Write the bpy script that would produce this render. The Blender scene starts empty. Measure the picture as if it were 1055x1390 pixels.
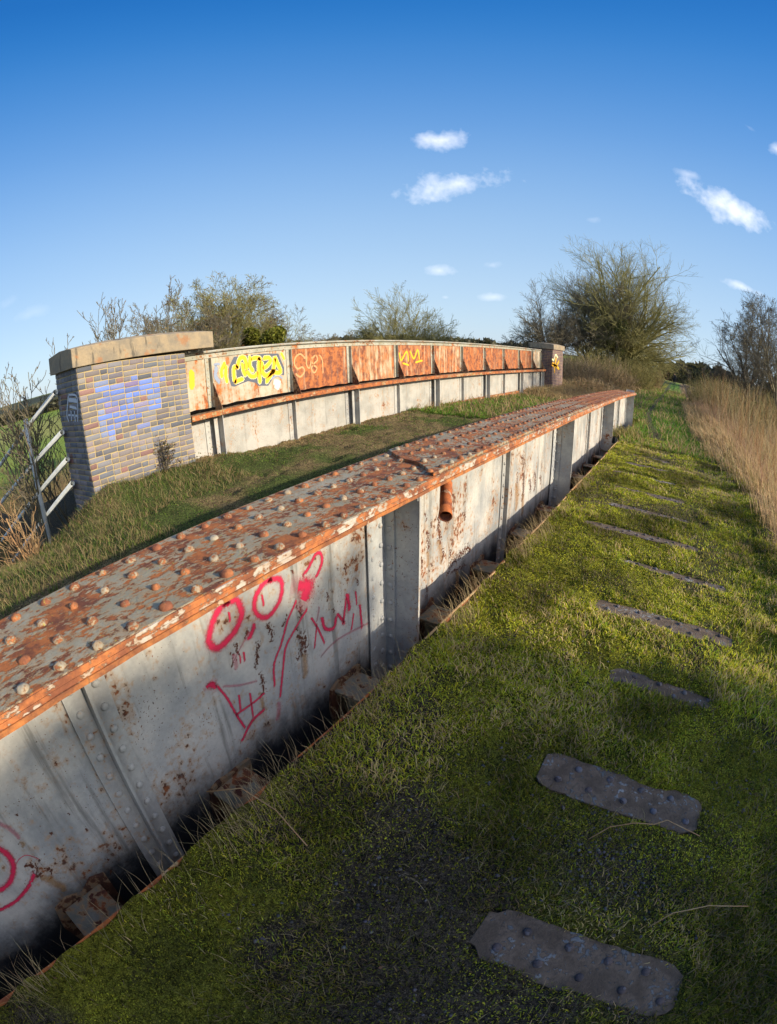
import bpy, math, random
import numpy as np
import mathutils
from mathutils import Vector
sc = bpy.context.scene
PI = math.pi
R_ = math.radians
# ---------------------------------------------------------------- camera
# the photograph is a stitched wide view; an equisolid fisheye lens looking
# down and left along the bridge fits its curved straight lines
F_PX, C_X, C_Y = 693.2, 486.55, 816.6
PITCH, ROLL, YAW = 0.5041, -0.0441, -0.6373
cd = bpy.data.cameras.new('camera'); cam = bpy.data.objects.new('camera', cd)
sc.collection.objects.link(cam); sc.camera = cam
def _c2w(x, y, z):
    x, y = math.cos(ROLL)*x-math.sin(ROLL)*y, math.sin(ROLL)*x+math.cos(ROLL)*y
    y, z = math.cos(PITCH)*y-math.sin(PITCH)*z, math.sin(PITCH)*y+math.cos(PITCH)*z
    x, z = math.cos(YAW)*x+math.sin(YAW)*z, -math.sin(YAW)*x+math.cos(YAW)*z
    return (x, z, y)
cam.matrix_world = mathutils.Matrix([_c2w(1, 0, 0), _c2w(0, 1, 0), [-q for q in _c2w(0, 0, 1)]]).transposed().to_4x4()
cd.type = 'PANO'; cd.panorama_type = 'FISHEYE_EQUISOLID'; cd.fisheye_fov = R_(220)
cd.clip_start = .01; cd.clip_end = 6000
cd.sensor_fit = 'HORIZONTAL'; cd.sensor_width = 36; cd.sensor_height = 36*1390/1055
cd.fisheye_lens = 36*F_PX/1055
cd.shift_x = (527.5-C_X)/1055; cd.shift_y = (C_Y-695)/1390
# ---------------------------------------------------------------- light
EXPO, SKY_S, GLOW = .8, .12, 1.15
SUN_EL, SUN_AZ = R_(20), R_(9)          # azimuth from +X towards +Y
sdir = Vector((math.cos(SUN_EL)*math.cos(SUN_AZ), math.cos(SUN_EL)*math.sin(SUN_AZ), math.sin(SUN_EL)))
sl = bpy.data.lights.new('sun', 'SUN'); so = bpy.data.objects.new('sun', sl); sc.collection.objects.link(so)
sl.energy = 3.9; sl.angle = R_(.8); sl.color = (1.0, .87, .68)
so.rotation_euler = sdir.to_track_quat('Z', 'Y').to_euler(); so.location = (30, 5, 15)
w = bpy.data.worlds.new('World'); sc.world = w; w.use_nodes = True
wt = w.node_tree; WN = wt.nodes; WL = wt.links; WN.clear()
sky = WN.new('ShaderNodeTexSky'); sky.sky_type = 'NISHITA'; sky.sun_disc = False
sky.sun_elevation = SUN_EL; sky.sun_rotation = PI/2-SUN_AZ
sky.air_density = 1.0; sky.dust_density = .3; sky.ozone_density = 2.0; sky.altitude = 50
hs = WN.new('ShaderNodeHueSaturation'); hs.inputs['Saturation'].default_value = 1.18; hs.inputs['Hue'].default_value = .503
WL.new(sky.outputs[0], hs.inputs['Color'])
# deep polarised winter blue: the Nishita sky graded by height above the horizon
tcz = WN.new('ShaderNodeTexCoord'); sz = WN.new('ShaderNodeSeparateXYZ'); WL.new(tcz.outputs['Generated'], sz.inputs[0])
cr = WN.new('ShaderNodeValToRGB'); WL.new(sz.outputs[2], cr.inputs[0]); cr.color_ramp.interpolation = 'B_SPLINE'
RAMP = [(0, (.56, .73, .92)), (.10, (.52, .70, .92)), (.2, (.42, .63, .90)), (.32, (.29, .52, .87)), (.45, (.15, .38, .80)), (.6, (.04, .25, .68)), (.72, (.004, .165, .58)), (1, (0, .09, .42))]
el_ = cr.color_ramp.elements
while len(el_) < len(RAMP): el_.new(.5)
for e_, (p_, c_) in zip(el_, RAMP): e_.position = p_; e_.color = (*[v/(SKY_S*2**EXPO)/8 for v in c_], 1)
gr = WN.new('ShaderNodeVectorMath'); gr.operation = 'SCALE'; WL.new(cr.outputs[0], gr.inputs[0]); gr.inputs['Scale'].default_value = 8
gm = WN.new('ShaderNodeMix'); gm.data_type = 'RGBA'; gm.inputs[0].default_value = .85; WL.new(hs.outputs[0], gm.inputs[6]); WL.new(gr.outputs[0], gm.inputs[7])
def wmath(op, a, b=None, clamp=False):
    n = WN.new('ShaderNodeMath'); n.operation = op; n.use_clamp = clamp
    for i, v in enumerate((a, b)):
        if v is None: continue
        if isinstance(v, (int, float)): n.inputs[i].default_value = v
        else: WL.new(v, n.inputs[i])
    return n.outputs[0]
geo = WN.new('ShaderNodeTexCoord'); D = geo.outputs['Generated']
def wdot(v):
    n = WN.new('ShaderNodeVectorMath'); n.operation = 'DOT_PRODUCT'; WL.new(D, n.inputs[0]); n.inputs[1].default_value = v
    return n.outputs['Value']
nz = WN.new('ShaderNodeTexNoise'); WL.new(D, nz.inputs['Vector']); nz.inputs['Scale'].default_value = 16; nz.inputs['Detail'].default_value = 7; nz.inputs['Roughness'].default_value = .5
nz2 = WN.new('ShaderNodeTexNoise'); WL.new(D, nz2.inputs['Vector']); nz2.inputs['Scale'].default_value = 90; nz2.inputs['Detail'].default_value = 5
nn = wmath('ADD', wmath('MULTIPLY', wmath('SUBTRACT', nz.outputs[0], .5), 2.8), wmath('MULTIPLY', wmath('SUBTRACT', nz2.outputs[0], .5), .75))
def azel(az, el):
    a, e = R_(az), R_(el); return Vector((math.sin(a)*math.cos(e), math.cos(a)*math.cos(e), math.sin(e)))
CLOUDS = [(-25.2, 24.7, 4.15, 1.29, 4.0, 0.75), (-24.2, 19.2, 5.77, 1.62, 13.0, 0.8), (-26.2, 8.8, 1.57, 0.7, 1.0, 0.5), (-20.5, 9.7, 1.5, 0.61, 3.0, 0.35), (6.2, 19.8, 5.2, 2.23, -17.0, 0.95), (2.5, 22.8, 1.63, 0.62, -6.0, 0.4), (7.5, 11.0, 2.59, 0.57, -9.0, 0.6), (14.0, 27.5, 1.03, 0.79, 11.0, 0.6), (11.1, 29.5, 0.92, 0.45, -30.0, 0.25), (-71.0, 9.4, 2.2, 0.66, 1.0, 0.12), (-20.6, 5.9, 1.59, 0.43, 3.0, 0.3), (-25.7, 5.7, 0.48, 0.26, 1.0, 0.3), (-9.1, 16.0, 1.11, 0.44, 7.0, 0.2), (-73.3, 11.2, 1.19, 0.66, 15.0, 0.1)]
tot = None
for az, el, a, b, tilt, dens in CLOUDS:
    c = azel(az, el); r = Vector((0, 0, 1)).cross(c).normalized()*-1; u = c.cross(r).normalized()*-1
    if u.z < 0: u = -u
    t = R_(tilt); r2 = r*math.cos(t)+u*math.sin(t); u2 = -r*math.sin(t)+u*math.cos(t)
    x = wmath('MULTIPLY', wdot(r2), 1/R_(a)); y = wmath('MULTIPLY', wdot(u2), 1/R_(b))
    d = wmath('SQRT', wmath('ADD', wmath('MULTIPLY', x, x), wmath('MULTIPLY', y, y)))
    m = wmath('MULTIPLY', wmath('SUBTRACT', wmath('ADD', 1.0, wmath('MULTIPLY', nn, .95)), d), .62, True)
    m = wmath('MULTIPLY', m, wmath('MULTIPLY', wmath('GREATER_THAN', wdot(c), .5), dens))
    tot = m if tot is None else wmath('MAXIMUM', tot, m)
# the half of the sky round the low sun, behind the viewer's right shoulder, is much brighter and whiter
sd = wdot(tuple(Vector((math.cos(SUN_AZ)*.94, math.sin(SUN_AZ)*.94-.25, .34)).normalized()))
glow = wmath('POWER', wmath('MULTIPLY', wmath('SUBTRACT', sd, .46), 1/.54, True), 1.4)
ga = WN.new('ShaderNodeMix'); ga.data_type = 'RGBA'; ga.blend_type = 'ADD'; ga.inputs[0].default_value = 1; WL.new(gm.outputs[2], ga.inputs[6])
gs = WN.new('ShaderNodeVectorMath'); gs.operation = 'SCALE'; gs.inputs[0].default_value = (1.0, .92, .80); WL.new(wmath('MULTIPLY', glow, GLOW/SKY_S), gs.inputs['Scale']); WL.new(gs.outputs[0], ga.inputs[7])
mx = WN.new('ShaderNodeMix'); mx.data_type = 'RGBA'; WL.new(tot, mx.inputs[0]); WL.new(ga.outputs[2], mx.inputs[6])
mx.inputs[7].default_value = (7.4, 7.3, 7.4, 1)
bg = WN.new('ShaderNodeBackground'); bg.inputs[1].default_value = SKY_S; WL.new(mx.outputs[2], bg.inputs[0])
wo = WN.new('ShaderNodeOutputWorld'); WL.new(bg.outputs[0], wo.inputs[0])
sc.view_settings.view_transform = 'Standard'; sc.view_settings.look = 'None'
sc.view_settings.exposure = EXPO; sc.view_settings.gamma = 1
sc.cycles.max_bounces = 5; sc.cycles.transparent_max_bounces = 12
sc.cycles.use_adaptive_sampling = True
rnd = random.Random(7); RS = np.random.RandomState(11)
# ---------------------------------------------------------------- helpers
class G:
    def __init__(s): s.v = []; s.f = []; s.uv = None
    def add(s, vs, fs):
        n = len(s.v); s.v += [tuple(p) for p in vs]; s.f += [tuple(i+n for i in f) for f in fs]; return s
    def box(s, x0, x1, y0, y1, z0, z1):
        return s.add([(x0,y0,z0),(x1,y0,z0),(x1,y1,z0),(x0,y1,z0),(x0,y0,z1),(x1,y0,z1),(x1,y1,z1),(x0,y1,z1)],
                     [(3,2,1,0),(4,5,6,7),(0,1,5,4),(1,2,6,5),(2,3,7,6),(3,0,4,7)])
    def extr(s, poly, axis, a, b, steps=1, off=None):
        # poly: 2-D outline; axis y: (x,z); axis x: (y,z); axis z: (x,y)
        mk = {'y': lambda p, t: (p[0], t, p[1]+(off(t) if off else 0)), 'x': lambda p, t: (t, p[0], p[1]), 'z': lambda p, t: (p[0], p[1], t)}[axis]
        n = len(poly); vs = []; fs = []
        for i in range(steps+1):
            t = a+(b-a)*i/steps; vs += [mk(p, t) for p in poly]
        for i in range(steps):
            for k in range(n):
                l = (k+1) % n; fs.append((i*n+k, i*n+l, (i+1)*n+l, (i+1)*n+k))
        fs.append(tuple(range(n))[::-1]); fs.append(tuple(steps*n+k for k in range(n)))
        return s.add(vs, fs)
    def dome(s, c, r, h, n=10, ax='z', sgn=1):
        vs = []; rings = ((1, 0), (.97, .35), (.78, .72), (.42, .94))
        for a, b in rings:
            for k in range(n):
                t = 2*PI*k/n; vs.append((r*a*math.cos(t), r*a*math.sin(t), h*b))
        vs.append((0, 0, h)); fs = []
        for i in range(3):
            for k in range(n): l = (k+1) % n; fs.append((i*n+k, i*n+l, (i+1)*n+l, (i+1)*n+k))
        for k in range(n): fs.append((3*n+k, 3*n+(k+1) % n, 4*n))
        m = {'z': lambda p: (p[0], p[1], sgn*p[2]), 'x': lambda p: (sgn*p[2], p[0], p[1]), 'y': lambda p: (p[0], sgn*p[2], p[1])}[ax]
        return s.add([tuple(c[j]+m(p)[j] for j in range(3)) for p in vs], fs)
    def tube(s, pts, rad, n=8, cap=True):
        pts = [Vector(p) for p in pts]; vs = []; fs = []
        for i, p in enumerate(pts):
            d = (pts[min(i+1, len(pts)-1)]-pts[max(i-1, 0)]).normalized()
            a = d.cross(Vector((0, 0, 1)) if abs(d.z) < .9 else Vector((1, 0, 0))).normalized(); b = d.cross(a)
            r = rad[i] if isinstance(rad, (list, tuple)) else rad
            vs += [p+a*math.cos(2*PI*k/n)*r+b*math.sin(2*PI*k/n)*r for k in range(n)]
        for i in range(len(pts)-1):
            for k in range(n): l = (k+1) % n; fs.append((i*n+k, i*n+l, (i+1)*n+l, (i+1)*n+k))
        if cap: fs.append(tuple(range(n))[::-1]); fs.append(tuple((len(pts)-1)*n+k for k in range(n)))
        return s.add(vs, fs)
def fixn(me):
    import bmesh
    bm = bmesh.new(); bm.from_mesh(me); bmesh.ops.recalc_face_normals(bm, faces=bm.faces); bm.to_mesh(me); bm.free()
def mesh_of(g, name, mat, smooth=False):
    me = bpy.data.meshes.new(name); me.from_pydata(g.v, [], g.f); me.materials.append(mat); fixn(me)
    if smooth: me.shade_smooth()
    return me
def wloc(o):
    p = Vector(o.location)
    while o.parent: o = o.parent; p += o.location
    return p
def obj(name, g, mat, parent=None, smooth=False, bevel=0, loc=None):
    """geometry g is given in world coordinates; loc moves the origin there"""
    base = wloc(parent) if parent else Vector((0, 0, 0))
    o0 = Vector(loc) if loc else base
    g2 = G(); g2.v = [(p[0]-o0.x, p[1]-o0.y, p[2]-o0.z) for p in g.v]; g2.f = g.f
    o = bpy.data.objects.new(name, mesh_of(g2, name, mat, smooth)); sc.collection.objects.link(o)
    if parent: o.parent = parent
    o.location = o0-base
    if bevel:
        b = o.modifiers.new('bevel', 'BEVEL'); b.width = bevel; b.segments = 2; b.limit_method = 'ANGLE'
    return o
def inst(o, parent, loc):
    c = o.copy(); sc.collection.objects.link(c); c.parent = parent
    c.location = Vector(loc)-(wloc(parent) if parent else Vector((0, 0, 0))); return c
def tag(o, label=None, cat=None, group=None, kind=None):
    if label: o['label'] = label
    if cat: o['category'] = cat
    if group: o['group'] = group
    if kind: o['kind'] = kind
    return o
def thing(name, label, cat, loc=(0, 0, 0), group=None):
    o = bpy.data.objects.new(name, None); o.empty_display_size = .1; sc.collection.objects.link(o); o.location = loc
    return tag(o, label, cat, group)
def npmesh(name, V, F3=None, F4=None, col=None, mat=None, smooth=False, uv=None):
    """fast mesh from numpy arrays (tris and quads), colour per vertex"""
    me = bpy.data.meshes.new(name); V = np.asarray(V, np.float32)
    me.vertices.add(len(V)); me.vertices.foreach_set('co', V.ravel())
    parts = []; starts = []; tots = []; n = 0
    for F, k in ((F4, 4), (F3, 3)):
        if F is None or len(F) == 0: continue
        F = np.asarray(F, np.int32); parts.append(F.ravel()); starts.append(n+np.arange(len(F))*k); tots.append(np.full(len(F), k)); n += F.size
    L = np.concatenate(parts); me.loops.add(len(L)); me.loops.foreach_set('vertex_index', L)
    st = np.concatenate(starts).astype(np.int32); me.polygons.add(len(st)); me.polygons.foreach_set('loop_start', st)
    try: me.polygons.foreach_set('loop_total', np.concatenate(tots).astype(np.int32))
    except Exception: pass
    me.update(calc_edges=True)
    if col is not None:
        a = me.color_attributes.new('col', 'FLOAT_COLOR', 'POINT'); c = np.ones((len(V), 4), np.float32); c[:, :col.shape[1]] = col
        a.data.foreach_set('color', c.ravel())
    if uv is not None:
        u = me.uv_layers.new(name='UVMap'); u.data.foreach_set('uv', np.asarray(uv, np.float32)[L].ravel())
    me.materials.append(mat)
    if smooth: me.shade_smooth()
    return me
def nobj(name, me, parent=None):
    o = bpy.data.objects.new(name, me); sc.collection.objects.link(o)
    if parent:
        o.parent = parent; o.location = -wloc(parent)
    return o
# value noise for placing and shaping things
def vnoise(x, y, s, seed=0):
    x = np.asarray(x)*s+seed*17.3; y = np.asarray(y)*s+seed*9.1
    xi = np.floor(x).astype(np.int64); yi = np.floor(y).astype(np.int64); xf = x-xi; yf = y-yi
    def h(a, b):
        n = (a*374761393+b*668265263+seed*1442695) & 0xffffffff; n = ((n ^ (n >> 13))*1274126177) & 0xffffffff
        return ((n ^ (n >> 16)) & 0xffff)/65535.
    u = xf*xf*(3-2*xf); v = yf*yf*(3-2*yf)
    return (h(xi, yi)*(1-u)+h(xi+1, yi)*u)*(1-v)+(h(xi, yi+1)*(1-u)+h(xi+1, yi+1)*u)*v
def fbm(x, y, s, o=4, seed=0):
    t = 0; a = .5; n = 0
    for i in range(o): t = t+a*vnoise(x, y, s*2**i, seed+i); n += a; a *= .5
    return t/n
# ---------------------------------------------------------------- materials
class NB:
    def __init__(s, name):
        s.m = bpy.data.materials.new(name); s.m.use_nodes = True; s.t = s.m.node_tree; s.N = s.t.nodes; s.L = s.t.links; s.N.clear()
        s.out = s.N.new('ShaderNodeOutputMaterial'); s.pos = s.N.new('ShaderNodeNewGeometry').outputs['Position']
    def inp(s, sock, v):
        if v is None: return
        if hasattr(v, 'is_output'): s.L.new(v, sock)
        else:
            if isinstance(v, (tuple, list)) and len(v) == 3 and sock.type == 'RGBA': v = (*v, 1)
            sock.default_value = v
    def co(s, scale=(1, 1, 1), loc=(0, 0, 0), src=None):
        n = s.N.new('ShaderNodeMapping'); n.inputs['Scale'].default_value = scale; n.inputs['Location'].default_value = loc
        s.L.new(src or s.pos, n.inputs[0]); return n.outputs[0]
    def noise(s, scale, detail=4, rough=.55, co=None, dist=0):
        n = s.N.new('ShaderNodeTexNoise'); n.inputs['Scale'].default_value = scale; n.inputs['Detail'].default_value = detail
        n.inputs['Roughness'].default_value = rough; n.inputs['Distortion'].default_value = dist; s.L.new(co or s.pos, n.inputs['Vector']); return n.outputs[0]
    def voro(s, scale, co=None, feat='F1', out=0):
        n = s.N.new('ShaderNodeTexVoronoi'); n.feature = feat; n.inputs['Scale'].default_value = scale; s.L.new(co or s.pos, n.inputs['Vector']); return n.outputs[out]
    def math(s, op, a, b=None, clamp=False):
        n = s.N.new('ShaderNodeMath'); n.operation = op; n.use_clamp = clamp; s.inp(n.inputs[0], a)
        if b is not None: s.inp(n.inputs[1], b)
        return n.outputs[0]
    def step(s, v, lo, hi):
        n = s.N.new('ShaderNodeMapRange'); n.interpolation_type = 'SMOOTHSTEP'; s.inp(n.inputs[0], v); s.inp(n.inputs[1], lo); s.inp(n.inputs[2], hi); return n.outputs[0]
    def mix(s, f, a, b):
        n = s.N.new('ShaderNodeMix'); n.data_type = 'RGBA'; s.inp(n.inputs[0], f); s.inp(n.inputs[6], a); s.inp(n.inputs[7], b); return n.outputs[2]
    def mul(s, a, b, f=1.):
        n = s.N.new('ShaderNodeMix'); n.data_type = 'RGBA'; n.blend_type = 'MULTIPLY'; s.inp(n.inputs[0], f); s.inp(n.inputs[6], a); s.inp(n.inputs[7], b); return n.outputs[2]
    def bump(s, h, dist=.004, strength=1.):
        n = s.N.new('ShaderNodeBump'); n.inputs['Distance'].default_value = dist; n.inputs['Strength'].default_value = strength; s.L.new(h, n.inputs['Height']); return n.outputs[0]
    def sep(s):
        n = s.N.new('ShaderNodeSeparateXYZ'); s.L.new(s.pos, n.inputs[0]); return n.outputs
    def attr(s, name='col'):
        n = s.N.new('ShaderNodeAttribute'); n.attribute_name = name; return n.outputs['Color']
    def rand(s): return s.N.new('ShaderNodeObjectInfo').outputs['Random']
    def done(s, col, rough=.8, bump=None, metal=0, trans=0, alpha=None, spec=.3):
        p = s.N.new('ShaderNodeBsdfPrincipled'); s.inp(p.inputs['Base Color'], col); s.inp(p.inputs['Roughness'], rough); s.inp(p.inputs['Metallic'], metal)
        p.inputs['Specular IOR Level'].default_value = spec
        if bump is not None: s.L.new(bump, p.inputs['Normal'])
        if alpha is not None: s.L.new(alpha, p.inputs['Alpha'])
        sh = p.outputs[0]
        if trans:
            t = s.N.new('ShaderNodeBsdfTranslucent'); s.inp(t.inputs[0], col); x = s.N.new('ShaderNodeMixShader'); x.inputs[0].default_value = trans
            s.L.new(sh, x.inputs[1]); s.L.new(t.outputs[0], x.inputs[2]); sh = x.outputs[0]
        s.L.new(sh, s.out.inputs[0]); return s.m
def rusty(name, paint, paint2, rust_amt, spot=22., big=2.5, streak=.0, rust=(.40, .13, .035), rust2=(.12, .035, .018), stretch=(1, 1, 1), rough=.75, grime=.5, lichen=0., bump=.003, sharp=.035, rand=0., halo=1., cluster=0., speck=0., slot_shade=0, fleck=0, runs=0):
    """flaking paint over rust: where paint is lost, rust shows, with an orange halo and runs below"""
    b = NB(name); c = b.co(stretch)
    n1 = b.noise(spot, 7, .62, c); n2 = b.noise(big, 4, .6, c)
    v = b.math('ADD', b.math('MULTIPLY', n1, .55), b.math('MULTIPLY', n2, .45))
    if streak:
        st = b.noise(14, 4, .6, b.co((1, 1, .09))); v = b.math('ADD', b.math('MULTIPLY', v, 1-streak), b.math('MULTIPLY', st, streak))
    clus = b.step(b.noise(1.4, 3, .5, b.co((1, 1, 1), (9, 4, 2))), .42, .7); v = b.math('ADD', v, b.math('MULTIPLY', clus, cluster))
    if rand: v = b.math('ADD', v, b.math('MULTIPLY', b.math('SUBTRACT', b.rand(), .5), rand))
    thr = 1-rust_amt
    mask = b.step(v, thr-sharp*.5, thr+sharp*.5); hl = b.step(v, thr-.1, thr+.01)
    if speck: sp = b.step(b.math('ADD', b.noise(75, 3, .6), b.math('MULTIPLY', b.noise(4, 3, .5), .25)), .845-speck, .865-speck); mask = b.math('MAXIMUM', mask, sp)
    g1 = b.noise(3.2, 5, .6); g2 = b.noise(40, 3, .7)
    base = b.mix(b.step(g1, .38, .66), paint, paint2)
    base = b.mul(base, b.mix(g2, (.72, .72, .72), (1.15, 1.15, 1.15)), .8)
    dirt = b.step(b.noise(1.7, 6, .7, b.co((1, 1, .5), (3, 1, 7))), .5, .75)
    base = b.mix(b.math('MULTIPLY', dirt, grime), base, (.16, .17, .17))
    base = b.mix(b.math('MULTIPLY', hl, .55*halo), base, (.38, .2, .07))
    rc = b.mix(b.step(b.noise(9, 6, .65), .4, .62), rust, rust2)
    rc = b.mul(rc, b.mix(b.noise(60, 3, .7), (.6, .6, .6), (1.35, 1.35, 1.35)))
    col = b.mix(mask, base, rc)
    if lichen:
        li = b.step(b.math('ADD', b.noise(70, 3, .6), b.math('MULTIPLY', b.noise(5, 3, .5, b.co((1, 1, 1), (5, 5, 5))), .5)), .92, 1.0)
        col = b.mix(b.math('MULTIPLY', li, lichen), col, (.42, .38, .06))
    if runs: ru = b.step(b.noise(5, 5, .65, b.co((1, 2.2, .16), (2, 3, 1))), .52, .70); col = b.mix(b.math('MULTIPLY', ru, runs), col, (.14, .135, .12))
    if slot_shade:   # the slot's deep shade, painted black on the plate's foot with a ragged edge
        zz = b.math('ADD', b.sep()[2], b.math('MULTIPLY', b.math('SUBTRACT', b.noise(3.5, 6, .7), .5), .5)); col = b.mix(b.step(zz, slot_shade+.16, slot_shade-.16), col, (.018, .02, .024))
    if fleck: col = b.mix(b.math('MULTIPLY', b.step(b.noise(95, 5, .7, c), .56, .64), fleck), col, (.13, .055, .03))
    h = b.math('ADD', b.math('MULTIPLY', mask, -.8), b.math('MULTIPLY', b.noise(70, 5, .7), .9))
    return b.done(col, b.math('ADD', b.math('MULTIPLY', mask, .15), rough-.1), b.bump(h, bump))
def foliage(name, trans=.3, rough=.6, tint=None):
    b = NB(name); c = b.attr()
    if tint: c = b.mul(c, tint)
    return b.done(c, rough, trans=trans, spec=.25)
M = {}
M['web'] = rusty('weathered_white_paint', (.49, .47, .425), (.33, .335, .325), .39, 26, 3.0, .2, rust=(.24, .08, .03), rust2=(.07, .03, .02), grime=.75, bump=.002, cluster=.07, speck=.05, slot_shade=-2.0, runs=.75)
M['stiff'] = rusty('grey_stiffener_paint', (.46, .465, .44), (.31, .32, .325), .375, 30, 3.0, .1, rust=(.2, .07, .03), grime=.6, bump=.002, cluster=.05, speck=.05)
M['flange'] = rusty('flaking_flange_paint', (.27, .25, .17), (.36, .33, .24), .50, 26, 3.5, 0, rust=(.40, .13, .035), rust2=(.15, .05, .025), fleck=.6, stretch=(1.6, .9, 1), grime=.25, lichen=.7, bump=.006, sharp=.05)
M['edge'] = rusty('flaking_edge_paint', (.50, .48, .43), (.40, .34, .28), .52, 26, 4, 0, rust=(.45, .155, .05), rust2=(.20, .07, .035), grime=.1, stretch=(1, .8, 1.4), bump=.004)
M['edge_rust'] = rusty('orange_rust', (.52, .40, .3), (.5, .3, .18), .6, 22, 5, 0, rust=(.42, .155, .045), rust2=(.20, .075, .035), grime=.1, bump=.004)
M['lweb'] = rusty('parapet_white_paint', (.43, .41, .365), (.33, .32, .285), .375, 24, 2.6, .25, rust=(.32, .11, .04), grime=.5, bump=.002, cluster=.06, speck=.05, runs=.35)
M['lstiff'] = rusty('parapet_stiffener_paint', (.45, .44, .40), (.32, .315, .30), .38, 30, 4, .1, grime=.5)
M['panel'] = rusty('rusted_panel_paint', (.54, .42, .29), (.44, .26, .14), .545, 9, 2.2, .45, rust=(.42, .135, .04), rust2=(.17, .055, .03), grime=.45, stretch=(1, 1, .5), rand=.10, sharp=.13, fleck=.5, speck=.02, runs=.4)
M['panel_pale'] = rusty('pale_panel_paint', (.47, .41, .31), (.36, .30, .21), .45, 14, 1.6, .4, rust=(.48, .15, .04), rust2=(.26, .08, .03), grime=.15, sharp=.07)
M['shelf'] = rusty('rusty_shelf', (.46, .34, .24), (.33, .27, .12), .54, 26, 3, 0, rust=(.40, .125, .035), rust2=(.20, .065, .03), grime=.2, lichen=.6, fleck=.4)
M['rail'] = rusty('pale_rail_paint', (.40, .39, .32), (.30, .29, .22), .42, 25, 4, 0, grime=.35, lichen=.6)
M['gusset'] = rusty('dark_gusset', (.18, .15, .11), (.12, .10, .08), .50, 18, 3, .2, rust=(.13, .05, .025), rust2=(.06, .03, .02), grime=.3)
M['rivet'] = rusty('rivet_paint', (.34, .30, .22), (.27, .24, .18), .52, 75, 9, 0, rust=(.38, .14, .05), rust2=(.2, .07, .035), grime=.1, fleck=.5, lichen=.6, rand=.14, bump=.003)
M['plate'] = rusty('dark_deck_plate', (.11, .12, .12), (.34, .34, .32), .56, 42, 9, 0, rust=(.17, .12, .08), rust2=(.10, .07, .045), grime=.3, bump=.005, sharp=.05, halo=.1)
M['darkrivet'] = rusty('deck_rivet', (.13, .13, .15), (.1, .1, .11), .5, 30, 5, 0, rust=(.12, .09, .08), rust2=(.06, .05, .05), grime=.2, halo=.2)
M['beam'] = rusty('cross_beam_paint', (.20, .20, .165), (.11, .115, .09), .46, 18, 4, 0, rust=(.24, .08, .03), rust2=(.08, .03, .02), grime=.5)
M['rustpipe'] = rusty('rusted_pipe', (.55, .5, .42), (.4, .35, .25), .56, 25, 7, .2, rust=(.48, .14, .04), rust2=(.2, .06, .03), grime=.1)
M['galv'] = rusty('galvanised_tube', (.60, .62, .60), (.46, .49, .48), .24, 30, 4, 0, grime=.3, rough=.55)
def stone():
    b = NB('sandstone'); n = b.noise(5, 7, .65); st = b.noise(7, 5, .6, b.co((1, 1, .25)))
    c = b.mix(b.step(n, .35, .65), (.33, .255, .16), (.22, .185, .135)); c = b.mix(b.math('MULTIPLY', b.step(st, .56, .66), .75), c, (.07, .065, .055))
    c = b.mix(b.math('MULTIPLY', b.step(b.noise(3, 5, .6, b.co((1, 1, 1), (4, 2, 2))), .6, .68), .6), c, (.34, .14, .05))
    c = b.mul(c, b.mix(b.noise(80, 3, .7), (.75, .75, .75), (1.2, 1.2, 1.2))); return b.done(c, .9, b.bump(b.noise(50, 6, .7), .006))
def brick():
    b = NB('engineering_brick'); c = b.attr(); c = b.mul(c, b.mix(b.noise(55, 5, .7), (.6, .6, .6), (1.35, 1.35, 1.35)))
    return b.done(c, .7, b.bump(b.noise(90, 5, .7), .003), spec=.4)
def mortar():
    b = NB('buff_mortar'); c = b.mix(b.noise(30, 5, .7), (.32, .245, .12), (.45, .35, .18)); return b.done(c, .95, b.bump(b.noise(120, 5, .7), .004))
M['stone'] = stone(); M['brick'] = brick(); M['mortar'] = mortar()
def spray(name, c1, c2, dens=1., soft=.5, rag=.6, lo=.05):
    b = NB(name); uvn = b.N.new('ShaderNodeUVMap').outputs[0]; s = b.N.new('ShaderNodeSeparateXYZ'); b.L.new(uvn, s.inputs[0])
    e = b.math('SUBTRACT', 1.0, b.math('ABSOLUTE', s.outputs[0])); n = b.noise(60, 6, .7); n2 = b.noise(9, 4, .6)
    a = b.step(b.math('ADD', e, b.math('MULTIPLY', b.math('SUBTRACT', n, .5), rag)), lo, lo+soft)
    a = b.math('MULTIPLY', a, b.step(n2, .12, .32)); a = b.math('MULTIPLY', a, dens)
    a = b.math('MULTIPLY', a, b.step(b.noise(35, 6, .6), .28, .36))
    return b.done(b.mix(n, c1, c2), .6, alpha=a)
M['red'] = spray('red_spray', (.55, .015, .06), (.62, .03, .09), .95, .8, 1.1); M['redfaint'] = spray('faint_red_spray', (.5, .08, .14), (.55, .15, .2), .4, .8)
M['blot'] = spray('rust_blot', (.15, .045, .02), (.05, .022, .015), 1, .12, 5., .75); M['mist'] = spray('overspray', (.55, .06, .10), (.6, .1, .15), .22, 1.0, 1.6); M['halo'] = spray('rust_run', (.36, .17, .05), (.42, .24, .09), .5, .9, 1.2)
M['yel'] = spray('yellow_spray', (.80, .38, .01), (.85, .48, .03), 1, .2); M['pale'] = spray('pale_spray', (.70, .64, .28), (.66, .64, .42), 1, .25)
M['dark'] = spray('dark_spray', (.075, .085, .11), (.11, .12, .15), 1, .1); M['org'] = spray('orange_spray', (.75, .26, .04), (.7, .5, .3), .75, .5)
M['white'] = spray('white_spray', (.5, .55, .62), (.62, .64, .68), .9, .4); M['greyp'] = spray('grey_spray', (.25, .29, .38), (.3, .35, .45), .9, .4)
M['cream'] = spray('cream_spray', (.7, .6, .5), (.75, .66, .58), .9, .4)
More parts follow.
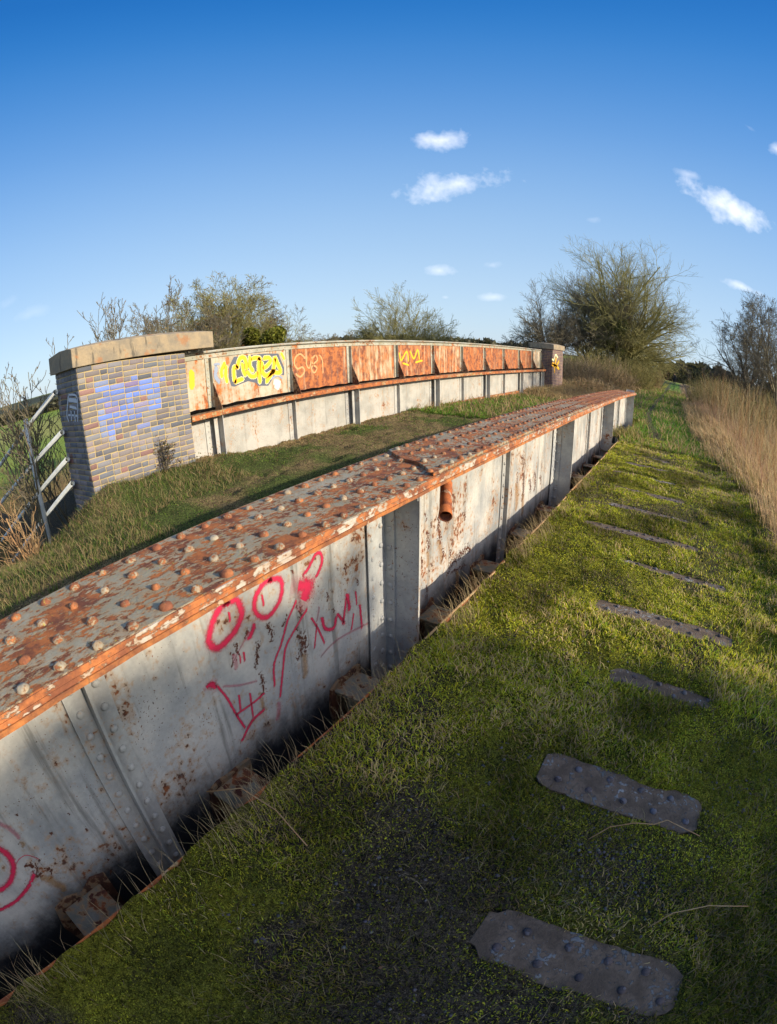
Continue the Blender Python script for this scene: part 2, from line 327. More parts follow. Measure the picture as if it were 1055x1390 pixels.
def bark(name, c1, c2, c3):
    b = NB(name); n = b.noise(2.5, 5, .6); c = b.mix(b.step(n, .35, .65), c1, c2); c = b.mix(b.math('MULTIPLY', b.step(b.noise(9, 4, .6), .5, .7), .6), c, c3)
    return b.done(c, .9)
M['bark'] = bark('grey_bark', (.13, .11, .08), (.19, .16, .10), (.22, .20, .07)); M['barkg'] = bark('green_bark', (.27, .25, .09), (.19, .165, .07), (.36, .34, .09))
M['barkd'] = bark('dark_bark', (.07, .06, .05), (.10, .085, .06), (.12, .12, .06)); M['twigtan'] = bark('tan_twig', (.38, .25, .12), (.30, .17, .08), (.42, .33, .18))
M['leaf'] = foliage('leaf'); M['grass'] = foliage('grass_blade', .42); M['straw'] = foliage('straw_blade', .3, .7); M['stem'] = foliage('stem', .0, .7)
def gravel():
    b = NB('gravel_stone'); return b.done(b.mul(b.attr(), b.mix(b.noise(60, 4, .7), (.6, .6, .6), (1.3, 1.3, 1.3))), .85, b.bump(b.noise(100, 4, .7), .003))
M['gravel'] = gravel()
def ground():
    b = NB('turf_ground'); c = b.attr(); n = b.noise(45, 6, .75); n2 = b.noise(160, 4, .7)
    c = b.mul(c, b.mix(b.step(n, .36, .64), (.35, .35, .35), (1.6, 1.6, 1.6))); c = b.mul(c, b.mix(b.step(n2, .35, .65), (.45, .45, .45), (1.6, 1.6, 1.6))); c = b.mul(c, b.mix(b.step(b.noise(420, 3, .7), .35, .65), (.5, .5, .5), (1.5, 1.5, 1.5)))
    c = b.mix(b.math('MULTIPLY', b.step(b.noise(14, 5, .7), .58, .66), .5), c, (.05, .038, .026))
    return b.done(c, .95, b.bump(b.math('ADD', n, b.math('MULTIPLY', n2, .5)), .018), spec=.1)
M['ground'] = ground()
# paint strokes: thin skins of paint on a face.  plane 'x': pts=(y,z) at x=val ; 'y': pts=(x,z) at y=val
def strokes(name, L, mat, plane, val, n, parent, lift, label=None):
    V = []; F = []; UV = []
    for pts, wd in L:
        P = [np.array(p, float) for p in pts]
        if len(P) > 2:
            closed = np.allclose(P[0], P[-1]); Q = []
            for i in range(len(P)-1):
                a = P[i-1] if i else (P[-2] if closed else P[0]); b_, c_ = P[i], P[i+1]; d = P[i+2] if i+2 < len(P) else (P[1] if closed else P[-1])
                for t in np.linspace(0, 1, 5)[:-1]:
                    Q.append(.5*((2*b_)+(-a+c_)*t+(2*a-5*b_+4*c_-d)*t*t+(-a+3*b_-3*c_+d)*t**3))
            Q.append(P[-1]); P = Q
        else:
            P = [P[0]+(P[1]-P[0])*t for t in np.linspace(0, 1, 4)]
        # round ends
        d0 = P[0]-P[1]; d0 = d0/(np.linalg.norm(d0)+1e-9); d1 = P[-1]-P[-2]; d1 = d1/(np.linalg.norm(d1)+1e-9)
        P = [P[0]+d0*wd*.5]+P+[P[-1]+d1*wd*.5]; m = len(P); b0 = len(V)
        for i, p in enumerate(P):
            d = P[min(i+1, m-1)]-P[max(i-1, 0)]; d = d/(np.linalg.norm(d)+1e-9); nn_ = np.array((-d[1], d[0]))
            ww = wd*.5*(.35 if i in (0, m-1) else 1)
            for s_ in (-1, 0, 1):
                q = p+nn_*ww*s_; e = val+lift*n
                V.append((e, q[0], q[1]) if plane == 'x' else (q[0], e, q[1])); UV.append((s_*(1 if i not in (0, m-1) else 1), 0) if i not in (0, m-1) else (1, 0))
        for i in range(m-1):
            for k in range(2): a = b0+i*3+k; F.append((a, a+1, a+4, a+3))
    me = npmesh(name, V, F4=F, mat=mat, uv=UV); fixn(me)
    o = nobj(name, me, parent)
    if label: o['label'] = label
    return o
# grass blades
def blades(name, P, H, W, lean, col, mat, curve=.6):
    n = len(P); th = RS.rand(n)*2*PI; wx = np.cos(th)*W*.5; wy = np.sin(th)*W*.5
    V = np.zeros((n, 5, 3), np.float32); H = np.asarray(H)
    up1 = H*.55; up2 = H
    for k, (f, s) in enumerate(((0, -1), (0, 1), (1, -1), (1, 1), (2, 0))):
        ww = 1 if f == 0 else (.75 if f == 1 else 0); a = (0, .35, 1)[f]*H
        V[:, k, 0] = P[:, 0]+wx*s*ww+lean[:, 0]*a; V[:, k, 1] = P[:, 1]+wy*s*ww+lean[:, 1]*a
        ln = np.hypot(lean[:, 0], lean[:, 1]); V[:, k, 2] = P[:, 2]+(0, .55, 1)[f]*H*np.sqrt(np.clip(1-(ln*(0, .5, .85)[f])**2, .08, 1))
    i = np.arange(n)*5
    F4 = np.c_[i, i+1, i+3, i+2]; F3 = np.c_[i+2, i+3, i+4]; C = np.repeat(col[:, None, :], 5, 1).reshape(-1, 3)
    sh = np.tile(np.array([.9, .9, 1, 1, 1.1])[None, :], (n, 1)).reshape(-1, 1)
    return npmesh(name, V.reshape(-1, 3), F3, F4, C*sh, mat)
# bare trees
def tree_segs(rs, base, height, spread, levels=5, r0=.2, trunks=1, toff=.2, lean=(0, 0), start=.15, kids=(7, 6, 5, 5, 4), up=.25, droop=0., ang=42, lenf=.62, wind=(0, 0)):
    S = [[] for _ in range(levels+1)]
    def grow(p, d, L, r, lv):
        n = 5 if lv < 2 else (4 if lv < 4 else 2); pts = [p]; ds = [d]
        for i in range(n):
            j = .16 if lv else .07
            d = d+np.array([rs.gauss(0, j)+wind[0]*.08*lv, rs.gauss(0, j)+wind[1]*.08*lv, rs.gauss(0, j*.7)+up*(.25 if lv else .1)-droop*lv*.09]); d = d/np.linalg.norm(d)
            q = p+d*L/n; ra = r*(1-.62*i/n); rb = r*(1-.62*(i+1)/n); S[lv].append((p, q, ra, rb)); p = q; pts.append(p); ds.append(d)
        if lv >= levels: return
        k = kids[lv]; k = max(2, int(round(k+rs.gauss(0, .6))))
        for c in range(k):
            t = (start if lv == 0 else .2)+(1-(start if lv == 0 else .2))*(c+rs.random())/k
            x = t*n; i = min(int(x), n-1); q = pts[i]+(pts[i+1]-pts[i])*(x-i); dd = ds[min(i+1, n)]
            a = np.array([rs.gauss(0, 1), rs.gauss(0, 1), rs.gauss(0, 1)]); a = a-dd*a.dot(dd); a = a/(np.linalg.norm(a)+1e-9)
            if lv == 0: a = a*np.array([spread, spread, 1]); a = a/np.linalg.norm(a)
            an = R_(ang+rs.gauss(0, 9))*(1-.35*t*(lv == 0)); nd = dd*math.cos(an)+a*math.sin(an)
            grow(q, nd/np.linalg.norm(nd), L*lenf*(1.1-.45*t)*(.8+.4*rs.random()), max(r*(1-.6*t)*.58, .003), lv+1)
    for k in range(trunks):
        d = np.array([lean[0]+rs.gauss(0, .16)*(trunks > 1), lean[1]+rs.gauss(0, .16)*(trunks > 1), 1.]); d = d/np.linalg.norm(d)
        grow(np.array(base, float)+np.array([rs.gauss(0, toff), rs.gauss(0, toff), 0])*(trunks > 1), d, height*.62*(1-.12*k*rs.random()), r0, 0)
    return S
def dome_segs(rs, base, R, Ht, limbs=20, levels=4, r0=.3, kids=(0, 9, 6, 5, 4), trunk_h=1.6, bias=.13, jit=.17, wind=(0, 0)):
    # a broad rounded crown: limbs fan out evenly and stop at the crown's edge
    S = [[] for _ in range(levels+1)]; base = np.array(base, float); hub = base+np.array([0, 0, trunk_h])
    S[0] += [(base, hub, r0, r0*.85)]
    def grow(p, d, L, r, lv):
        n = 6 if lv == 1 else (4 if lv == 2 else 3); P_ = [p]; D_ = [d]
        for i in range(n):
            rad = p-hub+np.array([0, 0, .6]); rad /= np.linalg.norm(rad)+1e-6
            d = d+np.array([rs.gauss(0, jit), rs.gauss(0, jit), rs.gauss(0, jit)])+rad*bias+np.array([wind[0], wind[1], 0])*.05*lv; d /= np.linalg.norm(d)
            q = p+d*L/n; S[lv].append((p, q, r*(1-.7*i/n), r*(1-.7*(i+1)/n))); p = q; P_.append(p); D_.append(d)
        if lv >= levels: return
        for c in range(kids[lv]):
            t = .12+.85*(c+rs.random())/kids[lv]; x = t*n; i = min(int(x), n-1); q = P_[i]+(P_[i+1]-P_[i])*(x-i); dd = D_[min(i+1, n)]
            a = np.array([rs.gauss(0, 1) for _ in range(3)]); a -= dd*a.dot(dd); a /= np.linalg.norm(a)+1e-9; an = R_(rs.uniform(26, 60)); nd = dd*math.cos(an)+a*math.sin(an)
            grow(q, nd, L*rs.uniform(.42, .70)*(1.1-.55*t), max(r*(1-.65*t)*.5, .003), lv+1)
    for k in range(limbs):
        az = k*2.39996+rs.gauss(0, .15); el = math.asin(min(.99, .13+.86*((k+.5)/limbs)**.9)); d = np.array([math.cos(az)*math.cos(el), math.sin(az)*math.cos(el), math.sin(el)])
        L = 1/math.sqrt((math.cos(el)/R)**2+(math.sin(el)/(Ht-trunk_h))**2)*.86*rs.uniform(.85, 1.08)*(.6+.4*min(1, el/.55))
        d0 = d+np.array([0, 0, .5]); d0 /= np.linalg.norm(d0); grow(hub-np.array([0, 0, rs.random()*trunk_h*.5]), d0*.45+d*.55, L, r0*.42, 1)
    return S
def seg_arrays(S, n, rmin=.002, rscale=1.):
    A = np.array([s[0] for s in S]); B = np.array([s[1] for s in S]); ra = np.maximum(np.array([s[2] for s in S])*rscale, rmin); rb = np.maximum(np.array([s[3] for s in S])*rscale, rmin)
    d = B-A; d /= np.linalg.norm(d, axis=1)[:, None]+1e-9; h = np.where(np.abs(d[:, 2:3]) < .9, [[0, 0, 1.]], [[1., 0, 0]]); a = np.cross(d, h); a /= np.linalg.norm(a, axis=1)[:, None]; b = np.cross(d, a)
    V = np.zeros((len(S), 2*n, 3))
    for k in range(n):
        t = 2*PI*k/n; o = a*math.cos(t)+b*math.sin(t); V[:, k] = A+o*ra[:, None]; V[:, n+k] = B+o*rb[:, None]
    i = np.arange(len(S))[:, None]*2*n; F = np.concatenate([np.c_[i+k, i+(k+1) % n, i+n+(k+1) % n, i+n+k] for k in range(n)])
    return V.reshape(-1, 3), F
def leaves_me(name, C, size, col, mat):
    n = len(C); a = RS.normal(size=(n, 3)); a /= np.linalg.norm(a, axis=1)[:, None]; b = np.cross(a, RS.normal(size=(n, 3))); b /= np.linalg.norm(b, axis=1)[:, None]
    s = (size*(.6+.8*RS.rand(n)))[:, None]; V = np.stack([C-a*s, C+b*s*.5, C+a*s, C-b*s*.5], 1).reshape(-1, 3); i = np.arange(n)*4
    return npmesh(name, V, F4=np.c_[i, i+1, i+2, i+3], col=np.repeat(col, 4, 0), mat=mat)
def cvar(n, base, amt=.25, base2=None):
    c = np.tile(np.array(base), (n, 1))
    if base2 is not None: m = RS.rand(n, 1); c = c*(1-m)+np.array(base2)*m
    return c*(1+(RS.rand(n, 1)-.5)*2*amt)*(1+(RS.rand(n, 3)-.5)*.15)
RED= [([(1.25, -1.08), (1.313, -1.099), (1.333, -1.171), (1.3, -1.224), (1.236, -1.261), (1.158, -1.277), (1.115, -1.235), (1.121, -1.187), (1.169, -1.123), (1.216, -1.086), (1.25, -1.08)], 0.041), ([(1.257, -1.139), (1.255, -1.178)], 0.014), ([(1.543, -1.09), (1.615, -1.121), (1.616, -1.187), (1.579, -1.243), (1.503, -1.279), (1.44, -1.248), (1.415, -1.188), (1.44, -1.13), (1.498, -1.093), (1.543, -1.09)], 0.032), ([(1.478, -1.148), (1.479, -1.201)], 0.014), ([(1.789, -1.165), (1.834, -1.146), (1.893, -1.095), (1.938, -1.098), (1.948, -1.154), (1.897, -1.217)], 0.024), ([(1.813, -1.244), (1.814, -1.248)], 0.13), ([(1.396, -1.285), (1.358, -1.326)], 0.031), ([(1.356, -1.301), (1.296, -1.342), (1.233, -1.393)], 0.018), ([(1.239, -1.371), (1.238, -1.434)], 0.044), ([(1.273, -1.391), (1.269, -1.427)], 0.01), ([(1.3, -1.388), (1.298, -1.431)], 0.013), ([(1.711, -1.293), (1.632, -1.37), (1.563, -1.478), (1.488, -1.571), (1.468, -1.7)], 0.016), ([(1.786, -1.381), (1.669, -1.455), (1.59, -1.52), (1.556, -1.612), (1.496, -1.794)], 0.017), ([(1.06, -1.432), (1.082, -1.45)], 0.04), ([(1.096, -1.461), (1.139, -1.568), (1.171, -1.702), (1.205, -1.817)], 0.015), ([(1.137, -1.493), (1.233, -1.548), (1.346, -1.593)], 0.022), ([(1.171, -1.702), (1.304, -1.708), (1.379, -1.7)], 0.015), ([(1.216, -1.606), (1.204, -1.696)], 0.014), ([(1.288, -1.64), (1.276, -1.792)], 0.013), ([(1.356, -1.804), (1.263, -1.813), (1.171, -1.885)], 0.019), ([(1.478, -1.843), (1.453, -1.921)], 0.06), ([(1.821, -1.453), (1.866, -1.546), (1.91, -1.665)], 0.015), ([(1.86, -1.515), (1.82, -1.651)], 0.013), ([(1.891, -1.419), (1.864, -1.488)], 0.026), ([(1.91, -1.498), (1.93, -1.58), (2.008, -1.614), (2.034, -1.561)], 0.026), ([(2.056, -1.543), (2.112, -1.631)], 0.022), ([(2.146, -1.484), (2.102, -1.625)], 0.022), ([(2.159, -1.461), (2.173, -1.556)], 0.033), ([(2.245, -1.479), (2.25, -1.564)], 0.015), ([(2.212, -1.621), (2.183, -1.714)], 0.015), ([(2.283, -1.594), (2.296, -1.758)], 0.022), ([(2.383, -1.722), (2.393, -1.776)], 0.042), ([(1.871, -1.741), (2.04, -1.714), (2.381, -1.77)], 0.027), ([(-0.249, -1.483), (-0.229, -1.515), (-0.217, -1.559), (-0.225, -1.621), (-0.265, -1.676), (-0.317, -1.705), (-0.37, -1.705), (-0.402, -1.686)], 0.032), ([(-0.167, -1.387), (-0.153, -1.405), (-0.131, -1.453), (-0.119, -1.518)], 0.035), ([(-0.183, -1.752), (-0.252, -1.795), (-0.347, -1.818), (-0.407, -1.812), (-0.449, -1.804), (-0.469, -1.79)], 0.025), ([(-0.232, -1.651), (-0.191, -1.624), (-0.144, -1.63), (-0.11, -1.688)], 0.004)]
BLOB= [(5.586, -0.002), (5.524, -0.082), (5.461, -0.174), (5.444, -0.342), (5.482, -0.489), (5.553, -0.507), (5.704, -0.477), (5.858, -0.453), (6.027, -0.504), (6.08, -0.563), (6.319, -0.593), (6.41, -0.505), (6.525, -0.394), (6.734, -0.447), (6.747, -0.306), (6.656, -0.111), (6.621, -0.03), (6.292, -0.006), (5.901, -0.003)]
YEL= [([(5.58, -0.424), (5.722, -0.4)], 0.068), ([(5.563, -0.415), (5.554, -0.328), (5.568, -0.187), (5.624, -0.179)], 0.068), ([(5.642, -0.181), (5.71, -0.043), (5.804, -0.038), (5.834, -0.114), (5.843, -0.217)], 0.069), ([(5.756, -0.15), (5.765, -0.252), (5.795, -0.329)], 0.063), ([(5.935, -0.05), (5.921, -0.196), (5.972, -0.275)], 0.067), ([(5.855, -0.292), (5.923, -0.373), (6.019, -0.384), (6.062, -0.345)], 0.067), ([(5.991, -0.07), (6.088, -0.064), (6.165, -0.086)], 0.068), ([(6.144, -0.099), (6.118, -0.276), (6.127, -0.487)], 0.072), ([(6.265, -0.087), (6.376, -0.089), (6.412, -0.153), (6.312, -0.235), (6.249, -0.259)], 0.067), ([(6.198, -0.164), (6.194, -0.314), (6.286, -0.407), (6.467, -0.342)], 0.077), ([(6.287, -0.506), (6.376, -0.425), (6.47, -0.312), (6.52, -0.1), (6.574, -0.198), (6.644, -0.375), (6.465, -0.365)], 0.072), ([(5.372, -0.093), (5.3, -0.197), (5.298, -0.295)], 0.059), ([(5.401, -0.153), (5.378, -0.291), (5.394, -0.392)], 0.06), ([(6.695, -0.035), (6.751, -0.134)], 0.051)]
GREYS= [([(5.173, -0.084), (5.259, -0.087)], 0.056), ([(5.201, -0.143), (5.17, -0.278), (5.229, -0.369)], 0.093), ([(6.413, -0.474), (6.564, -0.429), (6.666, -0.486)], 0.047)]
WHITEP= [([(6.541, -0.566), (6.549, -0.59)], 0.237)]
ORG= [([(7.317, -0.166), (7.199, -0.078), (7.067, -0.128), (7.02, -0.253), (7.099, -0.356), (7.234, -0.335), (7.283, -0.426), (7.162, -0.517), (7.05, -0.459)], 0.052), ([(7.375, -0.148), (7.356, -0.3), (7.434, -0.366), (7.508, -0.167)], 0.048), ([(7.636, -0.125), (7.512, -0.201), (7.536, -0.307), (7.649, -0.382), (7.569, -0.472), (7.484, -0.388), (7.563, -0.293), (7.674, -0.226), (7.636, -0.125)], 0.049), ([(7.748, -0.136), (7.821, -0.242), (7.822, -0.493)], 0.044)]
YEL2= [([(10.71, -0.187), (10.784, -0.372), (11.056, -0.145), (11.133, -0.381)], 0.057), ([(11.234, -0.147), (11.407, -0.34), (11.606, -0.102), (11.69, -0.346)], 0.06), ([(11.496, -0.438), (11.833, -0.398)], 0.055), ([(10.866, -0.443), (11.127, -0.498)], 0.051)]
YB= [([(4.711, -0.159), (4.694, -0.37)], 0.123)]
STAR= [([(21.599, -0.445), (22.815, -0.695)], 0.155), ([(22.248, -0.262), (21.96, -0.593), (22.03, -0.819)], 0.185), ([(22.788, -0.358), (22.27, -0.592)], 0.159), ([(21.554, -0.519), (22.372, -0.541)], 0.132)]+[([(21.539, -0.273), (21.839, -0.293), (22.133, -0.062), (22.56, -0.18)], 0.112)]
WHT= [([(-6.489, -0.091), (-6.558, -0.202), (-6.648, -0.362), (-6.617, -0.446)], 0.039), ([(-6.489, -0.091), (-6.234, -0.124), (-6.218, -0.249), (-6.291, -0.459)], 0.036), ([(-6.482, -0.161), (-6.255, -0.19)], 0.081), ([(-6.484, -0.254), (-6.289, -0.289)], 0.052), ([(-6.479, -0.324), (-6.503, -0.439)], 0.038), ([(-6.361, -0.331), (-6.377, -0.456)], 0.037), ([(-6.586, -0.365), (-6.295, -0.391)], 0.038)]
BLUE= [(3.06, 3.24, -0.23, -0.09), (3.28, 3.53, -0.25, -0.09), (3.55, 3.74, -0.23, -0.1), (3.54, 3.61, -0.11, -0.02), (3.78, 3.83, -0.1, -0.01), (3.86, 3.94, -0.12, -0.03), (3.04, 3.15, -0.31, -0.2), (3.2, 3.29, -0.31, -0.19), (3.34, 3.44, -0.32, -0.21), (3.49, 3.69, -0.32, -0.2), (3.73, 3.83, -0.31, -0.22), (3.84, 3.93, -0.33, -0.22), (3.96, 4.01, -0.22, -0.14), (3.08, 3.24, -0.43, -0.3), (3.26, 3.51, -0.44, -0.29), (3.09, 3.15, -0.51, -0.4), (3.02, 3.22, -0.65, -0.51), (3.06, 3.14, -0.73, -0.61), (3.19, 3.3, -0.72, -0.62), (3.4, 3.58, -0.52, -0.42), (3.28, 3.49, -0.65, -0.51), (3.54, 3.65, -0.64, -0.52), (3.6, 3.7, -0.82, -0.74), (3.7, 3.78, -0.52, -0.43), (3.91, 3.97, -0.41, -0.34), (3.9, 3.96, -0.52, -0.42), (3.77, 3.84, -0.63, -0.54)]
BLOTS= [([(1.737, -1.548), (1.725, -1.605)], 0.102), ([(1.498, -1.333), (1.506, -1.401)], 0.048), ([(1.733, -1.336), (1.738, -1.385)], 0.045), ([(1.403, -1.39), (1.371, -1.501)], 0.036), ([(1.39, -1.581), (1.386, -1.677)], 0.041), ([(1.349, -1.274), (1.338, -1.304)], 0.026), ([(1.267, -1.32), (1.262, -1.385)], 0.033), ([(1.23, -1.355), (1.221, -1.411)], 0.026), ([(1.63, -1.344), (1.599, -1.379)], 0.026), ([(1.977, -1.364), (1.976, -1.405)], 0.023), ([(2.265, -1.394), (2.274, -1.427)], 0.026), ([(2.146, -1.274), (2.154, -1.291)], 0.02), ([(1.707, -1.107), (1.712, -1.121)], 0.019), ([(2.087, -1.25), (2.092, -1.257)], 0.02), ([(2.013, -1.486), (2.022, -1.5)], 0.021), ([(1.691, -1.441), (1.697, -1.457)], 0.027), ([(3.373, -1.363), (3.366, -1.419), (3.406, -1.528)], 0.072), ([(3.231, -1.33), (3.243, -1.368)], 0.027), ([(3.188, -1.407), (3.204, -1.528)], 0.054), ([(3.464, -1.646), (3.456, -1.718)], 0.054), ([(3.599, -1.695), (3.598, -1.747)], 0.036), ([(3.612, -1.843), (3.78, -1.815), (3.986, -1.808)], 0.101), ([(3.646, -1.91), (3.794, -1.943), (3.942, -1.96)], 0.044), ([(3.196, -1.862), (3.188, -1.946)], 0.048), ([(3.845, -1.43), (3.878, -1.472)], 0.054), ([(3.144, -1.237), (3.158, -1.286)], 0.026), ([(5.498, -1.229), (5.545, -1.328)], 0.091), ([(5.576, -1.483), (5.596, -1.713)], 0.111), ([(5.318, -1.339), (5.328, -1.538)], 0.03), ([(5.847, -1.579), (5.911, -1.712)], 0.087), ([(6.078, -1.559), (6.103, -1.716)], 0.1), ([(6.33, -1.642), (6.374, -1.694)], 0.088), ([(5.138, -1.529), (5.143, -1.636)], 0.033), ([(-0.159, -1.691), (-0.151, -1.717), (-0.152, -1.754)], 0.05), ([(-0.112, -1.692), (-0.113, -1.7)], 0.017), ([(0.021, -1.608), (0.021, -1.614)], 0.018), ([(0.177, -1.717), (0.177, -1.722)], 0.015), ([(0.144, -1.577), (0.144, -1.582)], 0.013), ([(0.178, -1.954), (0.178, -1.976)], 0.02), ([(0.152, -2.046), (0.147, -2.063)], 0.016), ([(-0.063, -1.413), (-0.061, -1.418)], 0.012), ([(-0.108, -1.766), (-0.101, -1.802)], 0.021), ([(-0.122, -1.55), (-0.123, -1.557)], 0.012)]
HALO= [([(1.73, -1.658), (1.722, -1.774)], 0.085), ([(1.359, -1.688), (1.361, -1.793)], 0.046), ([(3.382, -1.543), (3.443, -1.713)], 0.114), ([(3.768, -1.974), (3.792, -2.182)], 0.115), ([(3.194, -1.571), (3.198, -1.667)], 0.07), ([(-0.14, -1.815), (-0.127, -1.878), (-0.107, -1.931)], 0.08), ([(-0.123, -1.557), (-0.125, -1.571)], 0.037), ([(5.596, -1.713), (5.633, -1.916)], 0.154), ([(5.328, -1.538), (5.376, -1.769)], 0.178)]
def cmb(y): return 0. if y < 8 else -.136*((min(y, 17)-8)/9)**2
# ================================================================ GROUND
def sm(x, a, b): t = np.clip((x-a)/(b-a), 0, 1); return t*t*(3-2*t)
PLATES = [(.80, -.13, .70, .12), (1.67, -.24, .60, .125), (2.55, -.10, .62, .09), (3.37, -.36, .75, .10), (4.29, -.30, .74, .085), (5.13, -.82, .50, .08),
          (6.03, -.70, .36, .075), (6.92, -.75, .28, .085), (7.9, -.9, .15, .09), (8.8, -.8, .05, .095), (9.7, -.75, 0, .10), (10.6, -.7, -.05, .10)]
PATH = np.array([(-.30, 9), (-.36, 12.4), (-.67, 15.2), (-1.06, 19.8), (-1.1, 27), (-1.0, 40), (-1.0, 80)])
def pathx(y): return np.interp(y, PATH[:, 1], PATH[:, 0])
def height(x, y):
    x = np.asarray(x, float); y = np.asarray(y, float)
    z = -1.70-.136*np.clip((y-8)/9, 0, 1)**2-.05*sm(y, 17, 35)
    road = sm(-x, 1.8, 2.2)
    z = z+road*(.03*sm(-x, 2, 5))
    z = z+.50*np.exp(-((x+6.05)/.55)**2-((y-2.85)/.75)**2)+.16*np.exp(-((x+6.2)/.5)**2-((y-4.4)/1.0)**2)
    # right bank
    z = z+.10*sm(x, 1.0, 1.6)-np.clip(x-1.6, 0, 9)*.42*(1-.75*sm(y, 13, 22))
    # left: behind the parapet, and the steep slope before the left pier
    z = z-4.3*sm(-x, 7.2, 17)*sm(y, 3.2, 5)
    nl = 1-sm(y, 2.6, 4.2)
    z = z-nl*(.26*np.clip(-x-5.0, 0, 3.2)+.42*np.clip(-x-8.2, 0, 7.5))
    z = z-nl*.5*np.exp(-((x+7.4)/.6)**2-((y-2.2)/.5)**2)
    # bank with scrub beyond the far pier
    z = z+.5*sm(y, 22, 30)*np.exp(-((x+6.5)/3.)**2)
    hills = 9*sm(np.hypot(x, y), 250, 900)*(.35+.65*fbm(x, y, .0016, 3, 5))
    z = z+hills
    far = np.hypot(x, y) > 60
    z = np.where(np.hypot(x, y) > 70, z+(-6-z)*sm(np.hypot(x, y), 95, 160)*(np.abs(x) < 14)+0, z)+np.where(np.hypot(x, y) > 250, 0, 0)
    n = (fbm(x, y, 2.2, 3, 1)-.5)*.05+(fbm(x, y, 8, 3, 2)-.5)*.075
    ondeck = (x > -1.2) & (x < 1.4) & (y < 13)
    z = z+n*np.where(ondeck, .9, 1.6)
    for yc, x0, x1, hw in PLATES:      # the turf parts where the floor plates show
        e = .05*(fbm(x, y, 7, 2, 9)-.5)
        inside = (x > x0+e) & (x < x1+e) & (np.abs(y-yc) < hw-.01+e*.5)
        z = np.where(inside, np.minimum(z, -1.735+cmbv(y)), z)
    slot = (x > -1.72) & (x < -1.205) & (y > -6) & (y < 17.0)
    z = np.where(slot, -5.2, z)
    return z
def cmbv(y): return -.136*np.clip((y-8)/9, 0, 1)**2
def axis(dense0, dense1, st, lo, hi, g=1.16, extra=()):
    a = list(np.arange(dense0, dense1, st)); s = st; x = a[-1]
    while x < hi: s = min(s*g, 90); x += s; a.append(x)
    s = st; x = dense0; b = []
    while x > lo: s = min(s*g, 90); x -= s; b.append(x)
    a = np.array(b[::-1]+a); a = np.concatenate([a, extra]); return np.unique(np.round(a, 4))
gx = axis(-7.2, 1.9, .055, -2500, 2500, 1.15, (-1.725, -1.715, -1.21, -1.2))
gy = axis(-.9, 14, .06, -300, 2600, 1.09)
X, Y = np.meshgrid(gx, gy); Z = height(X, Y)
x, y = X.ravel(), Y.ravel()
f1 = fbm(x, y, 1.3, 4, 21); f2 = fbm(x, y, 5, 3, 22); dist = np.hypot(x, y)
def lerp(a, b, t): return a+(b-a)*t[:, None]
C3 = lambda *c: np.tile(np.array(c), (len(x), 1))
moss = lerp(C3(.085, .088, .014), C3(.17, .165, .018), sm(f2, .35, .65)); soil = C3(.062, .050, .034)
near = 1-sm(y, 2.2, 3.6)
deckc = lerp(moss, soil, np.clip(sm(f1, .48, .66)*.8+near*(.05+.35*sm(f1, .56, .66))+1.0*np.exp(-((x-.25)/.45)**2-((y-1.25)/.3)**2), 0, 1))
roadc = lerp(C3(.055, .070, .02), C3(.14, .105, .05), sm(fbm(x, y, 1.1, 4, 31), .42, .62))
roadc = lerp(roadc, C3(.22, .15, .07), sm(-x, 5.9, 6.4)*(y < 30)*.6)
bankc = lerp(C3(.22, .15, .075), C3(.12, .08, .045), sm(f1, .4, .6))
field = lerp(C3(.17, .23, .04), C3(.24, .24, .07), sm(fbm(x, y, .03, 3, 33), .4, .6))
woods = C3(.06, .055, .03)
c = np.where((x > -1.7)[:, None], deckc, roadc)
c = lerp(c, lerp(C3(.07, .15, .02), C3(.13, .17, .03), sm(f1, .4, .6)), sm(y, 11, 15)*(x > -1.2))
c = lerp(c, bankc, sm(x-.45*(f1-.5), np.interp(y, [0, 5, 8, 12, 20, 30], [1.9, 1.45, 1.2, .8, .35, .2]), np.interp(y, [0, 5, 8, 12, 20, 30], [2.3, 1.8, 1.5, 1.1, .8, .7])))
c = lerp(c, bankc, sm(-x, 2.9, 3.6)*sm(y, 20, 24))
c = lerp(c, C3(.07, .055, .035), sm(-x, 6.9, 7.6))
c = lerp(c, field, sm(dist, 30, 45)*((x < -14)|(x > 14)|(dist > 90)))
c = lerp(c, C3(.05, .055, .035), (dist > 260)*sm(fbm(x, y, .006, 3, 41), .42, .5))
pd = np.abs(x-pathx(y)); c = lerp(c, C3(.075, .065, .035), (1-sm(pd+.35*(f2-.5), .08, .24))*sm(y, 7.5, 9.5)*(y < 90)*(.8+.2*sm(f1, .35, .6)))
nx, ny = len(gx), len(gy); i = (np.arange(ny-1)[:, None]*nx+np.arange(nx-1)[None, :]).ravel()
V = np.c_[x, y, Z.ravel()]
g = nobj('ground', npmesh('ground', V, F4=np.c_[i, i+1, i+1+nx, i+nx], col=c, mat=M['ground'], smooth=True))
tag(g, 'mossy bridge deck, grassy road and fields beyond', kind='structure')
